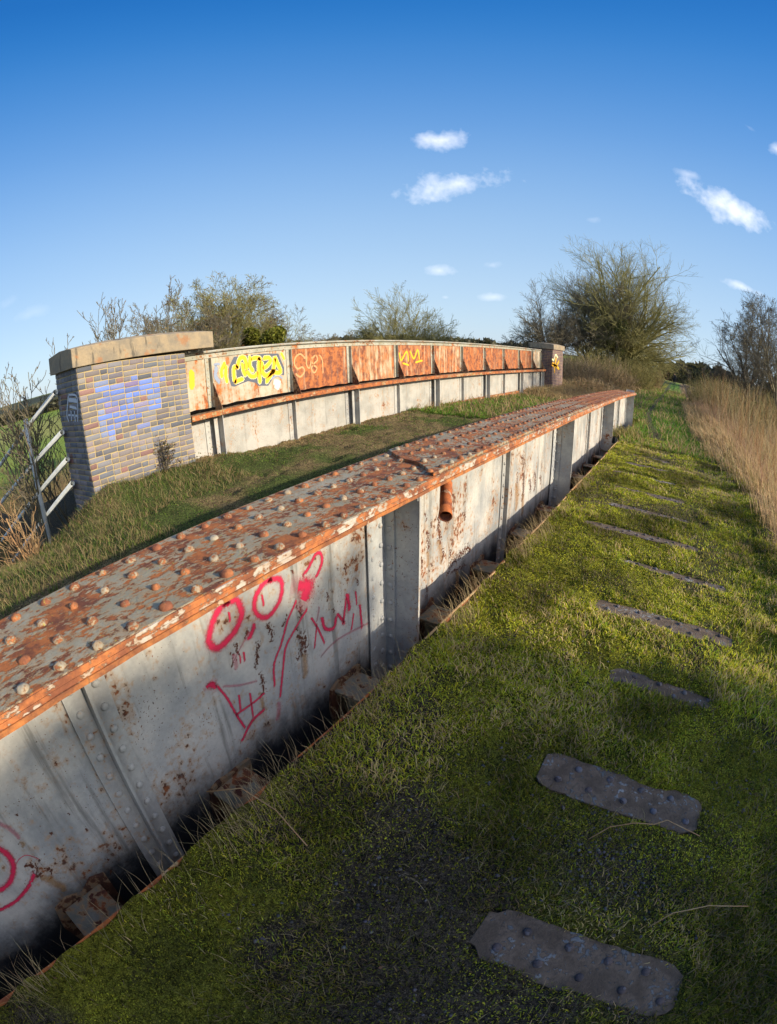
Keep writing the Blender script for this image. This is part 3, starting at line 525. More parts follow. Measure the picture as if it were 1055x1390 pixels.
# turf blades -------------------------------------------------------------
def inplate(x, y):
    m = np.zeros(len(x), bool)
    for yc, x0, x1, hw in PLATES:
        e = .085*(fbm(x, y, 7, 2, 9)-.5)
        m |= (x > x0+.02+e*1.6) & (x < x1-.04+e*1.6) & (np.abs(y-yc) < hw-.02+e*.8+.02*(y > 5)+.04*(y > 6.5))
    return m
Zg = Z.copy()
def gz(x, y):      # height of the finished ground sheet, between its grid points
    i = np.clip(np.searchsorted(gx, x)-1, 0, len(gx)-2); j = np.clip(np.searchsorted(gy, y)-1, 0, len(gy)-2)
    u = (x-gx[i])/(gx[i+1]-gx[i]); v = (y-gy[j])/(gy[j+1]-gy[j])
    return Zg[j, i]*(1-u)*(1-v)+Zg[j, i+1]*u*(1-v)+Zg[j+1, i]*(1-u)*v+Zg[j+1, i+1]*u*v
def scatter(n, x0, x1, y0, y1, dens=None, pw=1.):
    x = x0+(x1-x0)*RS.rand(n); y = y0+(y1-y0)*RS.rand(n)**pw
    if dens is not None: k = RS.rand(n) < dens(x, y); x, y = x[k], y[k]
    return np.c_[x, y, gz(x, y)-.002]
def dmask(x, y):
    d = sm(fbm(x, y, 2.6, 4, 51), .42, .60); d = .16+.84*d
    d = d*(1-.35*sm(fbm(x, y, 1.3, 4, 21), .60, .68)*(y < 4))
    d = d*(1-.9*np.exp(-((x-.25)/.45)**2-((y-1.25)/.32)**2)); return d*(~inplate(x, y))
P = np.concatenate([scatter(230000, -1.19, 1.5, .15, 12.5, dmask, 1.5), scatter(60000, -1.19, 1.6, -1.0, 2.6, dmask, 1.)]); n = len(P)
tall = sm(fbm(P[:, 0], P[:, 1], 1.5, 3, 52), .48, .7)+.8*sm(P[:, 0], .4, 1.2)
H = (.011+.018*RS.rand(n)+.030*tall*RS.rand(n)**2)*(1+.04*P[:, 1]); an = RS.rand(n)*2*PI; ln = .45+.52*RS.rand(n)
col = cvar(n, (.44, .41, .03), .45, (.15, .23, .025)); dry = RS.rand(n) < .12+.25*sm(fbm(P[:, 0], P[:, 1], 2.2, 3, 77), .5, .65); col[dry] = cvar(dry.sum(), (.36, .28, .14), .35); H[dry] *= 1.5
tone = .45+1.15*sm(fbm(P[:, 0], P[:, 1], 1.7, 4, 95), .34, .66); col *= tone[:, None]*np.array([1.0, .97, .9])
g = nobj('deck_turf', blades('deck_turf', P, H, .0042+.0009*P[:, 1], np.c_[np.cos(an)*ln, np.sin(an)*ln], col, M['grass'])); tag(g, 'short mossy turf growing over the bridge deck', 'grass', kind='stuff')
P = np.concatenate([scatter(170000, -1.19, 1.5, -1, 3, lambda x, y: (~inplate(x, y))*(.25+.75*sm(fbm(x, y, 1.3, 4, 21), .60, .50)) if False else (~inplate(x, y))*(.5+.5*sm(fbm(x, y, 1.3, 4, 21), .64, .56))), scatter(130000, -1.19, 1.4, 3, 9, lambda x, y: (~inplate(x, y))*(.25+.75*sm(fbm(x, y, 1.3, 4, 21), .66, .48)))]); n = len(P); P[:, 2] += .002+.010*RS.rand(n)
tone = .62+.95*sm(fbm(P[:, 0], P[:, 1], 2.3, 4, 96), .34, .66)
g = nobj('moss', leaves_me('moss', P, .0046*(1+.11*np.abs(P[:, 1])), cvar(n, (.40, .385, .025), .35, (.20, .225, .025))*tone[:, None], M['grass'])); tag(g, 'fine yellow green moss cushioning the deck', 'moss', kind='stuff')
P = scatter(900, -1.15, 1.4, -.8, 7, lambda x, y: .3+.7*sm(fbm(x, y, 2, 3, 91), .45, .6)); P[:, 2] += .012
g = nobj('dead_leaves', leaves_me('dead_leaves', P, .011, cvar(len(P), (.16, .09, .045), .4, (.10, .07, .05)), M['straw'])); tag(g, 'scattered dead brown leaves on the near deck', 'dead leaves', kind='stuff')
P = scatter(9000, -1.15, 1.4, -.8, 8, lambda x, y: sm(fbm(x, y, 3.5, 3, 61), .5, .62)*(~inplate(x, y)), 1.4); n = len(P)
an = RS.rand(n)*2*PI; col = cvar(n, (.30, .24, .12), .35, (.2, .17, .1))
g = nobj('dead_grass', blades('dead_grass', P, .04+.08*RS.rand(n), np.full(n, .0022), np.c_[np.cos(an), np.sin(an)]*(.7+.25*RS.rand(n))[:, None], col, M['straw'])); tag(g, 'dead straw stalks lying in the deck turf', 'dead grass', kind='stuff')
# edge straw hanging over the slot
P = scatter(2600, -1.23, -1.02, -.6, 7, lambda x, y: .25*(y < 2.6)+sm(fbm(x, y, 2.2, 2, 63), .5, .6)+1.2*np.exp(-((y-.75)/.2)**2)); n = len(P); P[:, 2] = -1.70
col = cvar(n, (.36, .27, .14), .35)
g = nobj('edge_straw', blades('edge_straw', P, .08+.12*RS.rand(n), np.full(n, .0022), np.c_[-.45-.4*RS.rand(n), RS.normal(size=n)*.4], col, M['straw'])); tag(g, 'dry straw hanging over the rusty deck edge', 'dead grass', kind='stuff')
def rmask(x, y): return (.25+.75*sm(fbm(x, y, 1.6, 4, 71), .35, .6))
P = scatter(110000, -6.35, -1.9, .3, 23, rmask, 1.3); n = len(P)
edge = sm(-P[:, 0], 5.4, 6.2); H = (.008+.012*RS.rand(n)+.03*edge*RS.rand(n))*(1+.05*P[:, 1]); an = RS.rand(n)*2*PI; ln = .4+.5*RS.rand(n)
col = cvar(n, (.085, .17, .022), .4, (.16, .23, .03)); dry = RS.rand(n) < (.24+.35*edge+.30*sm(fbm(P[:, 0], P[:, 1], 1.1, 4, 31), .42, .62)); col[dry] = cvar(dry.sum(), (.26, .19, .09), .35)
g = nobj('road_grass', blades('road_grass', P, H, .004+.0009*P[:, 1], np.c_[np.cos(an)*ln, np.sin(an)*ln], col, M['grass'])); tag(g, 'shaded rough grass between the two girders', 'grass', kind='stuff')
# slope by the left pier
P = scatter(30000, -9.5, -4.2, .2, 4.6, lambda x, y: ((x < -5.0)|(y < 2.7))*(~((x < -6.05) & (y > 2.65)))*.9); n = len(P)
an = RS.rand(n)*2*PI; ln = .4+.5*RS.rand(n); col = cvar(n, (.28, .20, .10), .35, (.2, .17, .07)); gr = RS.rand(n) < .3; col[gr] = cvar(gr.sum(), (.10, .15, .02), .3)
g = nobj('slope_grass', blades('slope_grass', P, .05+.08*RS.rand(n), np.full(n, .006), np.c_[np.cos(an)*ln, np.sin(an)*ln], col, M['straw'])); tag(g, 'dry and green grass on the slope by the left brick pier', 'grass', kind='stuff')
# path-side grass beyond the deck
P = scatter(60000, -6.5, 2.2, 11, 48, lambda x, y: (np.abs(x-pathx(y)) > .04+.20*RS.rand(len(x)))*(x < np.interp(y, [11, 20, 30], [1.3, .8, .8])), 1.6); n = len(P)
an = RS.rand(n)*2*PI; ln = .4+.45*RS.rand(n); col = cvar(n, (.09, .22, .025), .35, (.20, .26, .03)); st = (RS.rand(n) < .10+.75*sm(-P[:, 0], 2.3, 3.5)*sm(P[:, 1], 18, 21)); col[st] = cvar(st.sum(), (.38, .27, .13), .3)
g = nobj('path_grass', blades('path_grass', P, (.04+.07*RS.rand(n))*(1+1.8*st), .008+.0009*P[:, 1], np.c_[np.cos(an)*ln, np.sin(an)*ln], col, M['grass'])); tag(g, 'bright grass either side of the muddy footpath', 'grass', kind='stuff')
# straw bank, blown towards the viewer
bx = lambda y: np.interp(y, [0, 3, 5, 8, 12, 20, 30], [2.6, 1.95, 1.50, 1.2, .85, .55, .5])
P = scatter(52000, .3, 5.5, 2.5, 32, lambda x, y: sm(x-bx(y)+.5*(fbm(x, y, 1.2, 3, 83)-.5), -.1, .25)*(x < .22*y+.8)*(.25+.75*sm(fbm(x, y, 1.7, 3, 88), .36, .5)), 1.3); n = len(P)
k1 = fbm(P[:, 0], P[:, 1], .9, 3, 81); H = .16+.36*RS.rand(n)*(.5+k1)
lx = -.55+.5*RS.normal(size=n)*.55; ly = -.62+.35*RS.normal(size=n)*.6; q = np.hypot(lx, ly); s = np.minimum(1, .93/q); lx *= s; ly *= s
col = cvar(n, (.62, .46, .25), .3, (.45, .30, .15)); gr = RS.rand(n) < .1; col[gr] = cvar(gr.sum(), (.14, .15, .03), .3)
g = nobj('straw_bank', blades('straw_bank', P, H, .0045+.0008*P[:, 1], np.c_[lx, ly], col, M['straw'])); tag(g, 'long straw coloured grass blown over on the right bank', 'dead grass', kind='stuff')
def stems(n, x0, x1, y0, y1, h0, h1, r, col, dens=None, tw=2, leanx=0, pw=1.2):
    P = scatter(n, x0, x1, y0, y1, dens, pw); n = len(P); S = []; C = []
    for p in P:
        h = (h0+(h1-h0)*rnd.random())*(1+.55*min(1, max(0, (p[1]-10)/8))); d = np.array([leanx+rnd.gauss(0, .16), rnd.gauss(0, .14), 1.]); q = p.copy(); m = 4; cc = np.array(col[rnd.randrange(len(col))])*(.7+.6*rnd.random())
        for i in range(m):
            d = d+np.array([rnd.gauss(0, .05), rnd.gauss(0, .05), 0]); e = q+d/np.linalg.norm(d)*h/m; S.append((q, e, r*(1-.2*i), r*(1-.2*(i+1)))); C.append(cc)
            if i and rnd.random() < .5*tw:
                dd = d/np.linalg.norm(d)+np.array([rnd.gauss(0, .4), rnd.gauss(0, .4), rnd.random()*.3]); f = q+dd/np.linalg.norm(dd)*h*.25*(.5+rnd.random()); S.append((q, f, r*.6, r*.3)); C.append(cc)
            q = e
    V, F = seg_arrays(S, 3, .0012); return V, F, np.repeat(np.array(C), 6, 0)
osr = [(.38, .19, .07), (.42, .27, .12), (.25, .16, .07), (.48, .38, .2), (.3, .26, .1)]
V, F, Cc = stems(2600, .6, 7, 6.0, 34, .5, 1.5, .0055, osr, lambda x, y: (x < .22*y+.7)*sm(x-np.interp(y, [4, 8, 14, 20, 30], [2.0, 1.75, 1.9, 1.5, 1.1]), 0, .5), 2.2, .02, 1.25)
g = nobj('osier_thicket', npmesh('osier_thicket', V, F4=F, col=Cc, mat=M['stem'])); tag(g, 'dense thicket of thin orange brown stems on the right bank', 'thicket', kind='stuff')
V, F, Cc = stems(3000, .9, 7, 5.5, 30, .2, .65, .003, [(.42, .26, .16), (.50, .34, .2), (.3, .15, .10)], lambda x, y: (x < .22*y+.7)*sm(x-np.interp(y, [5, 8, 14, 20, 30], [1.7, 1.4, 1.2, .9, .9]), 0, .5), 3.0, -.2, 1.2)
g = nobj('bramble_thicket', npmesh('bramble_thicket', V, F4=F, col=Cc, mat=M['stem'])); tag(g, 'low tangle of dead brown stems above the straw bank', 'thicket', kind='stuff')
# gravel
P = np.concatenate([scatter(2600, -.9, 1.1, .3, 3.4, lambda x, y: .12+.88*sm(fbm(x, y, 2.6, 4, 51), .55, .35)), scatter(1500, -.25, .75, .95, 1.6, lambda x, y: np.exp(-((x-.25)/.4)**2-((y-1.25)/.25)**2))])
ico = np.array([(0, 0, 1), (.9, 0, .3), (.28, .85, .3), (-.72, .52, .3), (-.72, -.52, .3), (.28, -.85, .3), (0, 0, -.4)]); fi = [(0, 1, 2), (0, 2, 3), (0, 3, 4), (0, 4, 5), (0, 5, 1), (6, 2, 1), (6, 3, 2), (6, 4, 3), (6, 5, 4), (6, 1, 5)]
n = len(P); sz = .003+.0085*RS.rand(n)**2.2; V = ico[None]*(sz[:, None, None])*(.6+.8*RS.rand(n, 7, 3)); V[:, :, 2] *= .7
th = RS.rand(n)*2*PI; vx = V[:, :, 0]*np.cos(th)[:, None]-V[:, :, 1]*np.sin(th)[:, None]; vy = V[:, :, 0]*np.sin(th)[:, None]+V[:, :, 1]*np.cos(th)[:, None]
V = np.stack([vx, vy, V[:, :, 2]], 2)+P[:, None, :]; V[:, :, 2] += .004
F = (np.arange(n)[:, None, None]*7+np.array(fi)[None]).reshape(-1, 3)
g = nobj('gravel', npmesh('gravel', V.reshape(-1, 3), F3=F, col=np.repeat(cvar(n, (.075, .07, .075), .5, (.13, .12, .12)), 7, 0), mat=M['gravel'])); tag(g, 'loose grey gravel scattered on the near deck', 'gravel', kind='stuff')
# ================================================================ DECK PLATES
def deck_plate(yc, x0, x1, hw, label, nb):
    t = thing('deck_plate', label, 'floor plate', ((x0+x1)/2, yc, -1.712+cmb(yc)), 'riveted floor plates across the deck')
    m = 27; top = []; bot = []
    for i in range(m):
        u = i/(m-1); xx = x0+(x1-x0)*u; e = min(1, 7*min(u, 1-u)+.15+.25*rnd.random()*(min(u, 1-u) < .15))
        top.append((xx+rnd.gauss(0, .003), yc+hw*(.45+.55*e)+rnd.gauss(0, .0025))); bot.append((xx+rnd.gauss(0, .004), yc-hw*(.4+.6*e)+rnd.gauss(0, .003)))
    z = -1.712+cmb(yc); g = G().extr(top[::-1]+bot, 'z', z-.012, z)
    p = obj('plate', g, M['plate'], t, bevel=.002)
    nr = int((x1-x0)/.165); r0 = None
    for i in range(nr):
        for s in (0, 1):
            px = x0+.10+.165*i+(.07 if s else 0)+rnd.gauss(0, .004); py = yc+(hw*.42 if s else -hw*.42)+rnd.gauss(0, .003)
            if px > x1-.04: continue
            if deck_plate.r is None:
                deck_plate.r = obj('rivet', G().dome((px, py, z-.001), .0185, .014, 12), M['darkrivet'], t, True, loc=(px, py, z))
            else: inst(deck_plate.r, t, (px, py, z))
deck_plate.r = None
lab = ['widest deck plate, nearest the camera at the bottom of the photo', 'second deck plate from the bottom, blue grey flaking paint beside bare gravel', 'third deck plate, small and half buried in shaded moss', 'fourth deck plate, first one lit by the sun',
       'fifth deck plate from the camera, narrow with paired dark rivets', 'sixth deck plate from the camera, longest strip towards the deck edge', 'seventh deck plate from the camera, thin strip in sunlit moss', 'eighth deck plate from the camera, thin strip between moss bands',
       'ninth deck plate from the camera, level with the ninth moss band', 'tenth deck plate from the camera, a thin grey line in the grass', 'second farthest deck plate, a short thin line', 'farthest deck plate, just before the grass tussock']
for (yc, x0, x1, hw), l in zip(PLATES, lab): deck_plate(yc, x0, x1, hw, l, 0)
# deck edge
t = thing('deck_edge', 'thin rusty steel edge of the mossy deck along the dark slot', 'deck edge', (-1.2, 5, -1.7))
g = G().extr([(-1.212, -2.0), (-1.204, -2.0), (-1.204, -1.692), (-1.212, -1.692)], 'y', -3, 11.95, 40, lambda y: cmb(y)+.006*math.sin(y*2.1)+.004*math.sin(y*7))
obj('edge_plate', g, M['shelf'], t)
pts = [(-1.196+.006*math.sin(y*1.7), y, -1.688+cmb(y)+.008*math.sin(y*3.3)) for y in np.arange(2.2, 11.9, .3)]
obj('edge_bar', G().tube(pts, .0085, 6), M['twigtan'], t, True)
# ================================================================ NEAR PLATE GIRDER
GIR = thing('plate_girder', 'near riveted girder with rusty flaking top flange and red graffiti', 'girder', (-1.68, 6.5, -3.2))
Y0, Y1 = -4.2, 17.0
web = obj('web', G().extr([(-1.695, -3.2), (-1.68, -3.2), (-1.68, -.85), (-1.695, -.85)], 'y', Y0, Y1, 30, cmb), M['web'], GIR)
obj('bottom_flange', G().extr([(-2.0, -3.26), (-1.36, -3.26), (-1.36, -3.2), (-2.0, -3.2)], 'y', Y0, Y1, 30, cmb), M['beam'], GIR)
tf = obj('top_flange', G().extr([(-2.0, -.828), (-1.362, -.828), (-1.362, -.80), (-2.0, -.80)], 'y', Y0, 8.6, 20, cmb), M['flange'], GIR, bevel=.004)
tr = obj('top_flange', G().extr([(-2.0, -.828), (-1.362, -.828), (-1.362, -.804), (-2.0, -.804)], 'y', 8.603, Y1, 20, cmb), M['shelf'], GIR, bevel=.004); tag(tr, 'far end of the flange, bare rusty brown')
# cover plate with a ragged skew end
cp = [(-1.985, 3.14), (-1.985, 8.55), (-1.378, 8.55), (-1.378, 2.68), (-1.5, 2.80), (-1.62, 2.9), (-1.74, 2.93), (-1.86, 3.02)]
obj('cover_plate', G().extr(cp[::-1], 'z', -.7995, -.779), M['flange'], GIR, bevel=.003)
def ragged(x0, x1, z0, z1, y0, y1, n, amp):
    vs = []; fs = []
    for i in range(n+1):
        yy = y0+(y1-y0)*i/n; o = cmb(yy); e = amp*(fbm(np.array([yy*9.]), np.array([z0]), 1, 3, 5)[0]-.5)
        vs += [(x0, yy, z0+o), (x1+e, yy, z0+o), (x1+e*.6, yy, z1+o), (x0, yy, z1+o)]
    for i in range(n):
        for k in range(4): l = (k+1) % 4; fs.append((i*4+k, i*4+l, i*4+4+l, i*4+4+k))
    fs.append((3, 2, 1, 0)); fs.append((n*4, n*4+1, n*4+2, n*4+3)); return G().add(vs, fs)
obj('flange_edge', ragged(-1.50, -1.355, -.846, -.8285, Y0, Y1, 260, .010), M['edge'], GIR)
obj('flange_edge', ragged(-1.66, -1.347, -.866, -.8465, Y0, Y1, 260, .014), M['edge_rust'], GIR)
g = G().extr([(-1.362, -.8275), (-1.356, -.8275), (-1.356, -.803), (-1.362, -.803)], 'y', Y0, Y1, 40, cmb); obj('flange_edge', g, M['edge'], GIR)
g = G().extr([(-1.68, -1.0), (-1.669, -1.0), (-1.669, -.8665), (-1.68, -.8665)], 'y', Y0, Y1, 30, cmb)
rows = [(-1.93, .06), (-1.762, .125), (-1.573, .115), (-1.410, .045)]
far = G(); vari = []; cnt = 0; allr = []
for x_, o_ in rows:
    k = -6
    while True:
        y_ = o_+.1475*k; k += 1
        if y_ > Y1-.05: break
        if x_ > -1.5 and 2.58 < y_ < 2.70: pass
        z_ = -.80+cmb(y_)+(.021 if (2.7+(-1.42-x_)*.8) < y_ < 8.55 else 0)-(.004 if y_ > 8.6 else 0)
        allr.append((y_, x_+rnd.gauss(0, .004), z_))
allr.sort(); vis = [r for r in allr if r[0] > -.25]; hid = [r for r in allr if r[0] <= -.25]
for j in range(4):
    y_, x_, z_ = vis[j]; d = G().dome((0, 0, 0), .0215+.001*j, .019+.001*j, 12)
    d.v = [(a+x_+.0022*math.sin(b*310+j), b+y_+.0022*math.sin(a*270+j*2), c_*(1+.12*math.sin(a*190+j)*math.cos(b*230))+z_) for a, b, c_ in d.v]
    o = obj('rivet', d, M['rivet'], tf, True, loc=(x_, y_, z_)); vari.append(o)
for r in vis[4:100]:
    o = inst(rnd.choice(vari), tf, (r[1], r[0], r[2])); s = rnd.uniform(.88, 1.12); o.scale = (s, s*rnd.uniform(.93, 1.07), rnd.uniform(.8, 1.1)); o.rotation_euler[2] = rnd.random()*6
for r in vis[100:]+hid: far.dome((r[1], r[0], r[2]-.001), .0215, .019, 8)
o = obj('rivet_heads', far, M['rivet'], tf, True); tag(o, 'rows of rivet heads receding along the flange', kind='stuff')
def stiff_big(y_):
    z1 = -.868; s = obj('stiffener', G().box(-1.6795, -1.42, y_, y_+.014, -3.2, z1), M['stiff'], GIR, loc=(-1.68, y_, -.868))
    s.location.z += cmb(y_)
    g = G().box(-1.6795, -1.667, y_-.125, y_-.003, -3.2, z1-.004); g.box(-1.6668, -1.661, y_-.215, y_-.12, -3.2, z1-.006)
    # angle leg on the plate, flaring at its head
    arc = [(-1.597+.055*(1-math.cos(a)), z1-.16+.085*math.sin(a)) for a in np.linspace(0, PI/2, 7)]
    poly = [(-1.667, -3.2), (-1.597, -3.2)]+arc+[(-1.425, z1-.07), (-1.425, z1-.002), (-1.667, z1-.002)]
    g2 = G().extr(poly, 'y', y_-.013, y_-.001)
    for zz in np.arange(z1-.12, -2.6, -.135):
        g.dome((-1.667, y_-.065, zz), .019, .014, 8, 'x', 1); g.dome((-1.661, y_-.168, zz-.06), .016, .008, 8, 'x', 1)
        g2.dome((-1.632, y_-.013, zz-.03), .019, .014, 8, 'y', -1)
    g2.dome((-1.50, y_-.013, z1-.035), .019, .013, 8, 'y', -1)
    for nm, gg, mt in (('angle', g, M['stiff']), ('rivet_plate', g2, M['stiff'])):
        o = obj(nm, gg, mt, s, bevel=0); 
    obj('edge_strip', G().box(-1.422, -1.4165, y_-.004, y_+.018, -3.2, z1-.001), M['lstiff'], s)
    return s
def stiff_small(y_):
    z1 = -.868; s = obj('stiffener', G().box(-1.6795, -1.625, y_-.007, y_+.007, -3.2, z1-.13), M['lstiff'], GIR, loc=(-1.68, y_, -.868)); s.location.z += cmb(y_)
    # curved head bracket running out under the flange on the far side
    pts = [(-1.60, z1-.15)]+[(-1.60+.07*(1-math.cos(a)), z1-.15+.10*math.sin(a)) for a in np.linspace(0, PI/2, 6)]+[(-1.42, z1-.05), (-1.42, z1), (-1.6, z1)]
    g = G().box(-1.6795, -1.668, y_-.105, y_-.009, -3.2, z1-.004); g.box(-1.6795, -1.668, y_+.009, y_+.105, -3.2, z1-.03); g.extr(pts, 'y', y_-.006, y_+.006)
    for i, zz in enumerate(np.arange(z1-.07, -2.6, -.118)):
        g.dome((-1.668, y_-.057, zz), .020, .015, 10, 'x', 1); g.dome((-1.668, y_+.057, zz-.03), .020, .015, 10, 'x', 1)
    obj('angle', g, M['lstiff'], s); return s
for y_ in (-1.9, 2.58, 7.07, 11.62, 16.95): stiff_big(y_)
for y_ in (.46, 4.88, 9.68, 14.6): stiff_small(y_)
# dark brackets under the flange beside each big stiffener
for y_ in (2.9, 11.8): pass
for k in range(-1, 13):   # ends of the cross beams under the deck
    y_ = -.06+1.068*k; z_ = -2.05+cmb(y_)
    b = obj('cross_beam', G().box(-1.672, -1.0, y_-.13, y_+.12, z_-.02, z_).box(-1.66, -1.0, y_-.012, y_+.012, z_-.42, z_-.021), M['beam'], GIR, bevel=.003)
    a = ragged(-1.6795, -1.66, 0, .06, 0, 1, 2, .01)
    g = G(); zz = z_-.02
    prof = [(y_-.18, zz-.10), (y_-.155, zz+.035), (y_-.06, zz+.055), (y_+.02, zz+.04), (y_+.10, zz+.075), (y_+.16, zz+.05), (y_+.16, zz-.32), (y_+.10, zz-.34), (y_-.10, zz-.34), (y_-.18, zz-.3)]
    prof = [(a_+rnd.gauss(0, .012), b_+rnd.gauss(0, .012)) for a_, b_ in prof]
    obj('cleat', g.extr(prof, 'x', -1.6795, -1.660), M['gusset'], b)
# drain pipe
px, py, pz = -1.37, 2.86, -.86
def pt(a, r, t): return None
g = G(); n = 18; R0 = .047; d = Vector((.40, -.84, -.40)).normalized(); ux = Vector((1, 0, .02)).normalized(); uy = d.cross(ux).normalized(); ux = uy.cross(d)
top = Vector((-1.35, 2.80, -1.09))-d*.40; vs = []
for ri, (rr, L) in enumerate([(R0, 0), (R0, .40), (R0-.005, .40), (R0-.005, .06)]):
    for k in range(n):
        a_ = 2*PI*k/n; cut = .085*(1-math.cos(a_-.6))*.5 if L == 0 else 0
        sc_ = (.45 if L == 0 else 1)
        vs.append(top+ux*math.cos(a_)*rr*sc_+uy*math.sin(a_)*rr*sc_+d*(L+cut))
fs = [(r*n+k, r*n+(k+1) % n, (r+1)*n+(k+1) % n, (r+1)*n+k) for r in range(3) for k in range(n)]
g.add(vs, fs); obj('drain_pipe', g, M['rustpipe'], GIR, True)
for h_ in HALO: strokes('rust_stain', [h_], M['halo'], 'x', -1.680, 1, GIR, .0006)
for h_ in BLOTS: strokes('rust_stain', [(h_[0], h_[1]*1.7)], M['blot'], 'x', -1.680, 1, GIR, .0009)
for ids, lb in [((0, 1), 'red sprayed oval face nearest the camera'), ((2, 3), 'second red oval face'), ((4, 5), 'red looped head with filled disc'), ((6,), 'short thick red dash'), ((9, 10), 'two short red ticks'), ((11, 12), 'long red stick arms'), ((13, 14, 15, 16, 17, 18, 19), 'red crossed scrawl with a blot'), ((21, 22), 'red crossed letter'), ((24,), 'red scrawled u'), ((25,), 'red stroke'), ((26,), 'red stroke'), ((27,), 'red stroke'), ((28,), 'red stroke'), ((29,), 'red stroke'), ((30,), 'red stroke'), ((33,), 'red ring at the bottom left'), ((35,), 'outer red arc'), ((36,), 'thin red loop')]:
    strokes('overspray', [(RED[i][0], RED[i][1]*2.6) for i in ids if i not in (15,)], M['mist'], 'x', -1.680, 1, GIR, .0010)
    strokes('graffiti', [(RED[i][0], RED[i][1]*1.45) for i in ids if i not in (15,)], M['red'], 'x', -1.680, 1, GIR, .0012, lb)
for s_ in [s for i, s in enumerate(RED) if i in (7, 8, 15, 20, 23, 31, 32, 34)]: strokes('graffiti', [s_], M['redfaint'], 'x', -1.680, 1, GIR, .0016, 'faint pink smear of spray paint')
# ================================================================ FAR PARAPET GIRDER
PAR = thing('parapet_girder', 'far rusty parapet girder with eleven panels and yellow graffiti between brick piers', 'girder', (-6.4, 14, -1.9))
yl = [5.06, 6.89, 8.69, 10.54, 12.4, 14.29, 16.15, 18.05, 19.91, 21.81, 23.15]; PY0, PY1 = 4.3, 23.3
def c2(y): return -.04*((y-4.3)/19)
obj('web', G().extr([(-6.41, -2.0), (-6.398, -2.0), (-6.398, -.83), (-6.41, -.83)], 'y', PY0, PY1, 12), M['lweb'], PAR)
obj('shelf', G().extr([(-6.398, -.83), (-6.15, -.83), (-6.15, -.812), (-6.398, -.812)], 'y', 4.445, PY1, 12), M['gusset'], PAR)
obj('shelf_edge', G().extr([(-6.15, -.893), (-6.136, -.893), (-6.136, -.812), (-6.15, -.812)], 'y', 4.445, PY1, 12), M['shelf'], PAR)
g = G().extr([(-6.397, -.812), (-6.32, -.812), (-6.34, -.795), (-6.397, -.77)], 'y', PY0, PY1, 90, lambda y: .018*math.sin(y*23)*math.sin(y*7.1)); obj('moss', g, M['ground'], PAR)
g = G().box(-6.3975, -6.33, PY0, PY1, -1.80, -1.69); obj('foot_angle', g, M['shelf'], PAR)
rg = G().extr([(-6.425, .035), (-6.38, .035), (-6.38, .118), (-6.425, .118)], 'y', PY0, PY1, 20, c2); rg.extr([(-6.46, .119), (-6.335, .119), (-6.325, .135), (-6.35, .158), (-6.45, .158), (-6.47, .14)], 'y', PY0, PY1, 20, c2)
for k in range(int((PY1-PY0)/.17)): y_ = PY0+.1+.17*k; rg.dome((-6.38, y_, .075+c2(y_)), .015, .010, 6, 'x', 1)
obj('top_rail', rg, M['rail'], PAR)
prev = PY0
for k, y_ in enumerate(yl+[PY1]):
    if y_-prev > .2:
        mt = M['panel_pale'] if k in (0, 1, 10) else M['panel']
        p = obj('parapet_panel', G().extr([(-6.41, -.81), (-6.40, -.81), (-6.40, .10), (-6.41, .10)], 'y', prev+.001, y_-.001, 6, c2), mt, PAR)
        lb = {0: 'pale panel with a yellow paint mark beside the left pier', 1: 'pale panel with bold yellow letters on a dark patch', 2: 'orange rusted panel with faint white letters', 4: 'rusted panel with yellow scribble along its top'}.get(k)
        if lb: p['label'] = lb
    prev = y_
for k, y_ in enumerate(yl):
    big = k % 2 == 0; e = c2(y_)
    g = G().box(-6.3995, -6.388, y_-.085, y_-.006, -.77, .034+e); g.box(-6.3995, -6.388, y_+.008, y_+.05, -.77, .034+e); g.box(-6.3995, -6.33, y_-.006, y_+.006, -.77, .034+e)
    for zz in np.arange(-.68, 0, .13): g.dome((-6.388, y_-.045, zz), .014, .010, 6, 'x', 1)
    obj('upper_stiffener', g, M['rail'], PAR)
    obj('gusset', G().extr([(-6.3298, -.81), (-6.16, -.81), (-6.165, -.77), (-6.32, -.40), (-6.3298, -.38)], 'y', y_-.006, y_+.006), M['gusset'], PAR)
    g = G()
    if big:
        g.box(-6.3975, -6.386, y_-.20, y_-.001, -1.9, -.831); g.box(-6.3975, -6.18, y_, y_+.012, -1.9, -.906); g.box(-6.30, -6.2925, y_-.09, y_-.001, -1.9, -.906)
        g.box(-6.385, -6.30, y_-.014, y_-.001, -1.9, -.906)
        for zz in np.arange(-1.62, -.92, .095): g.dome((-6.386, y_-.14, zz), .016, .012, 6, 'x', 1); g.dome((-6.35, y_-.014, zz+.04), .016, .012, 6, 'y', -1)
    else:
        g.box(-6.3975, -6.386, y_-.12, y_-.008, -1.9, -.831); g.box(-6.3975, -6.386, y_+.008, y_+.08, -1.9, -.831); g.box(-6.3975, -6.31, y_-.007, y_+.007, -1.9, -.831)
        for zz in np.arange(-1.62, -.92, .13): g.dome((-6.386, y_-.065, zz), .014, .010, 6, 'x', 1)
    obj('stiffener', g, M['lstiff'], PAR)
n = len(BLOB); V = [(-6.3985, a_, b_) for a_, b_ in BLOB]
me = npmesh('graffiti_ground', V, F3=[(0, i_, i_+1) for i_ in range(1, n-1)], mat=None if False else M['dark'], uv=[(0, 0)]*n)
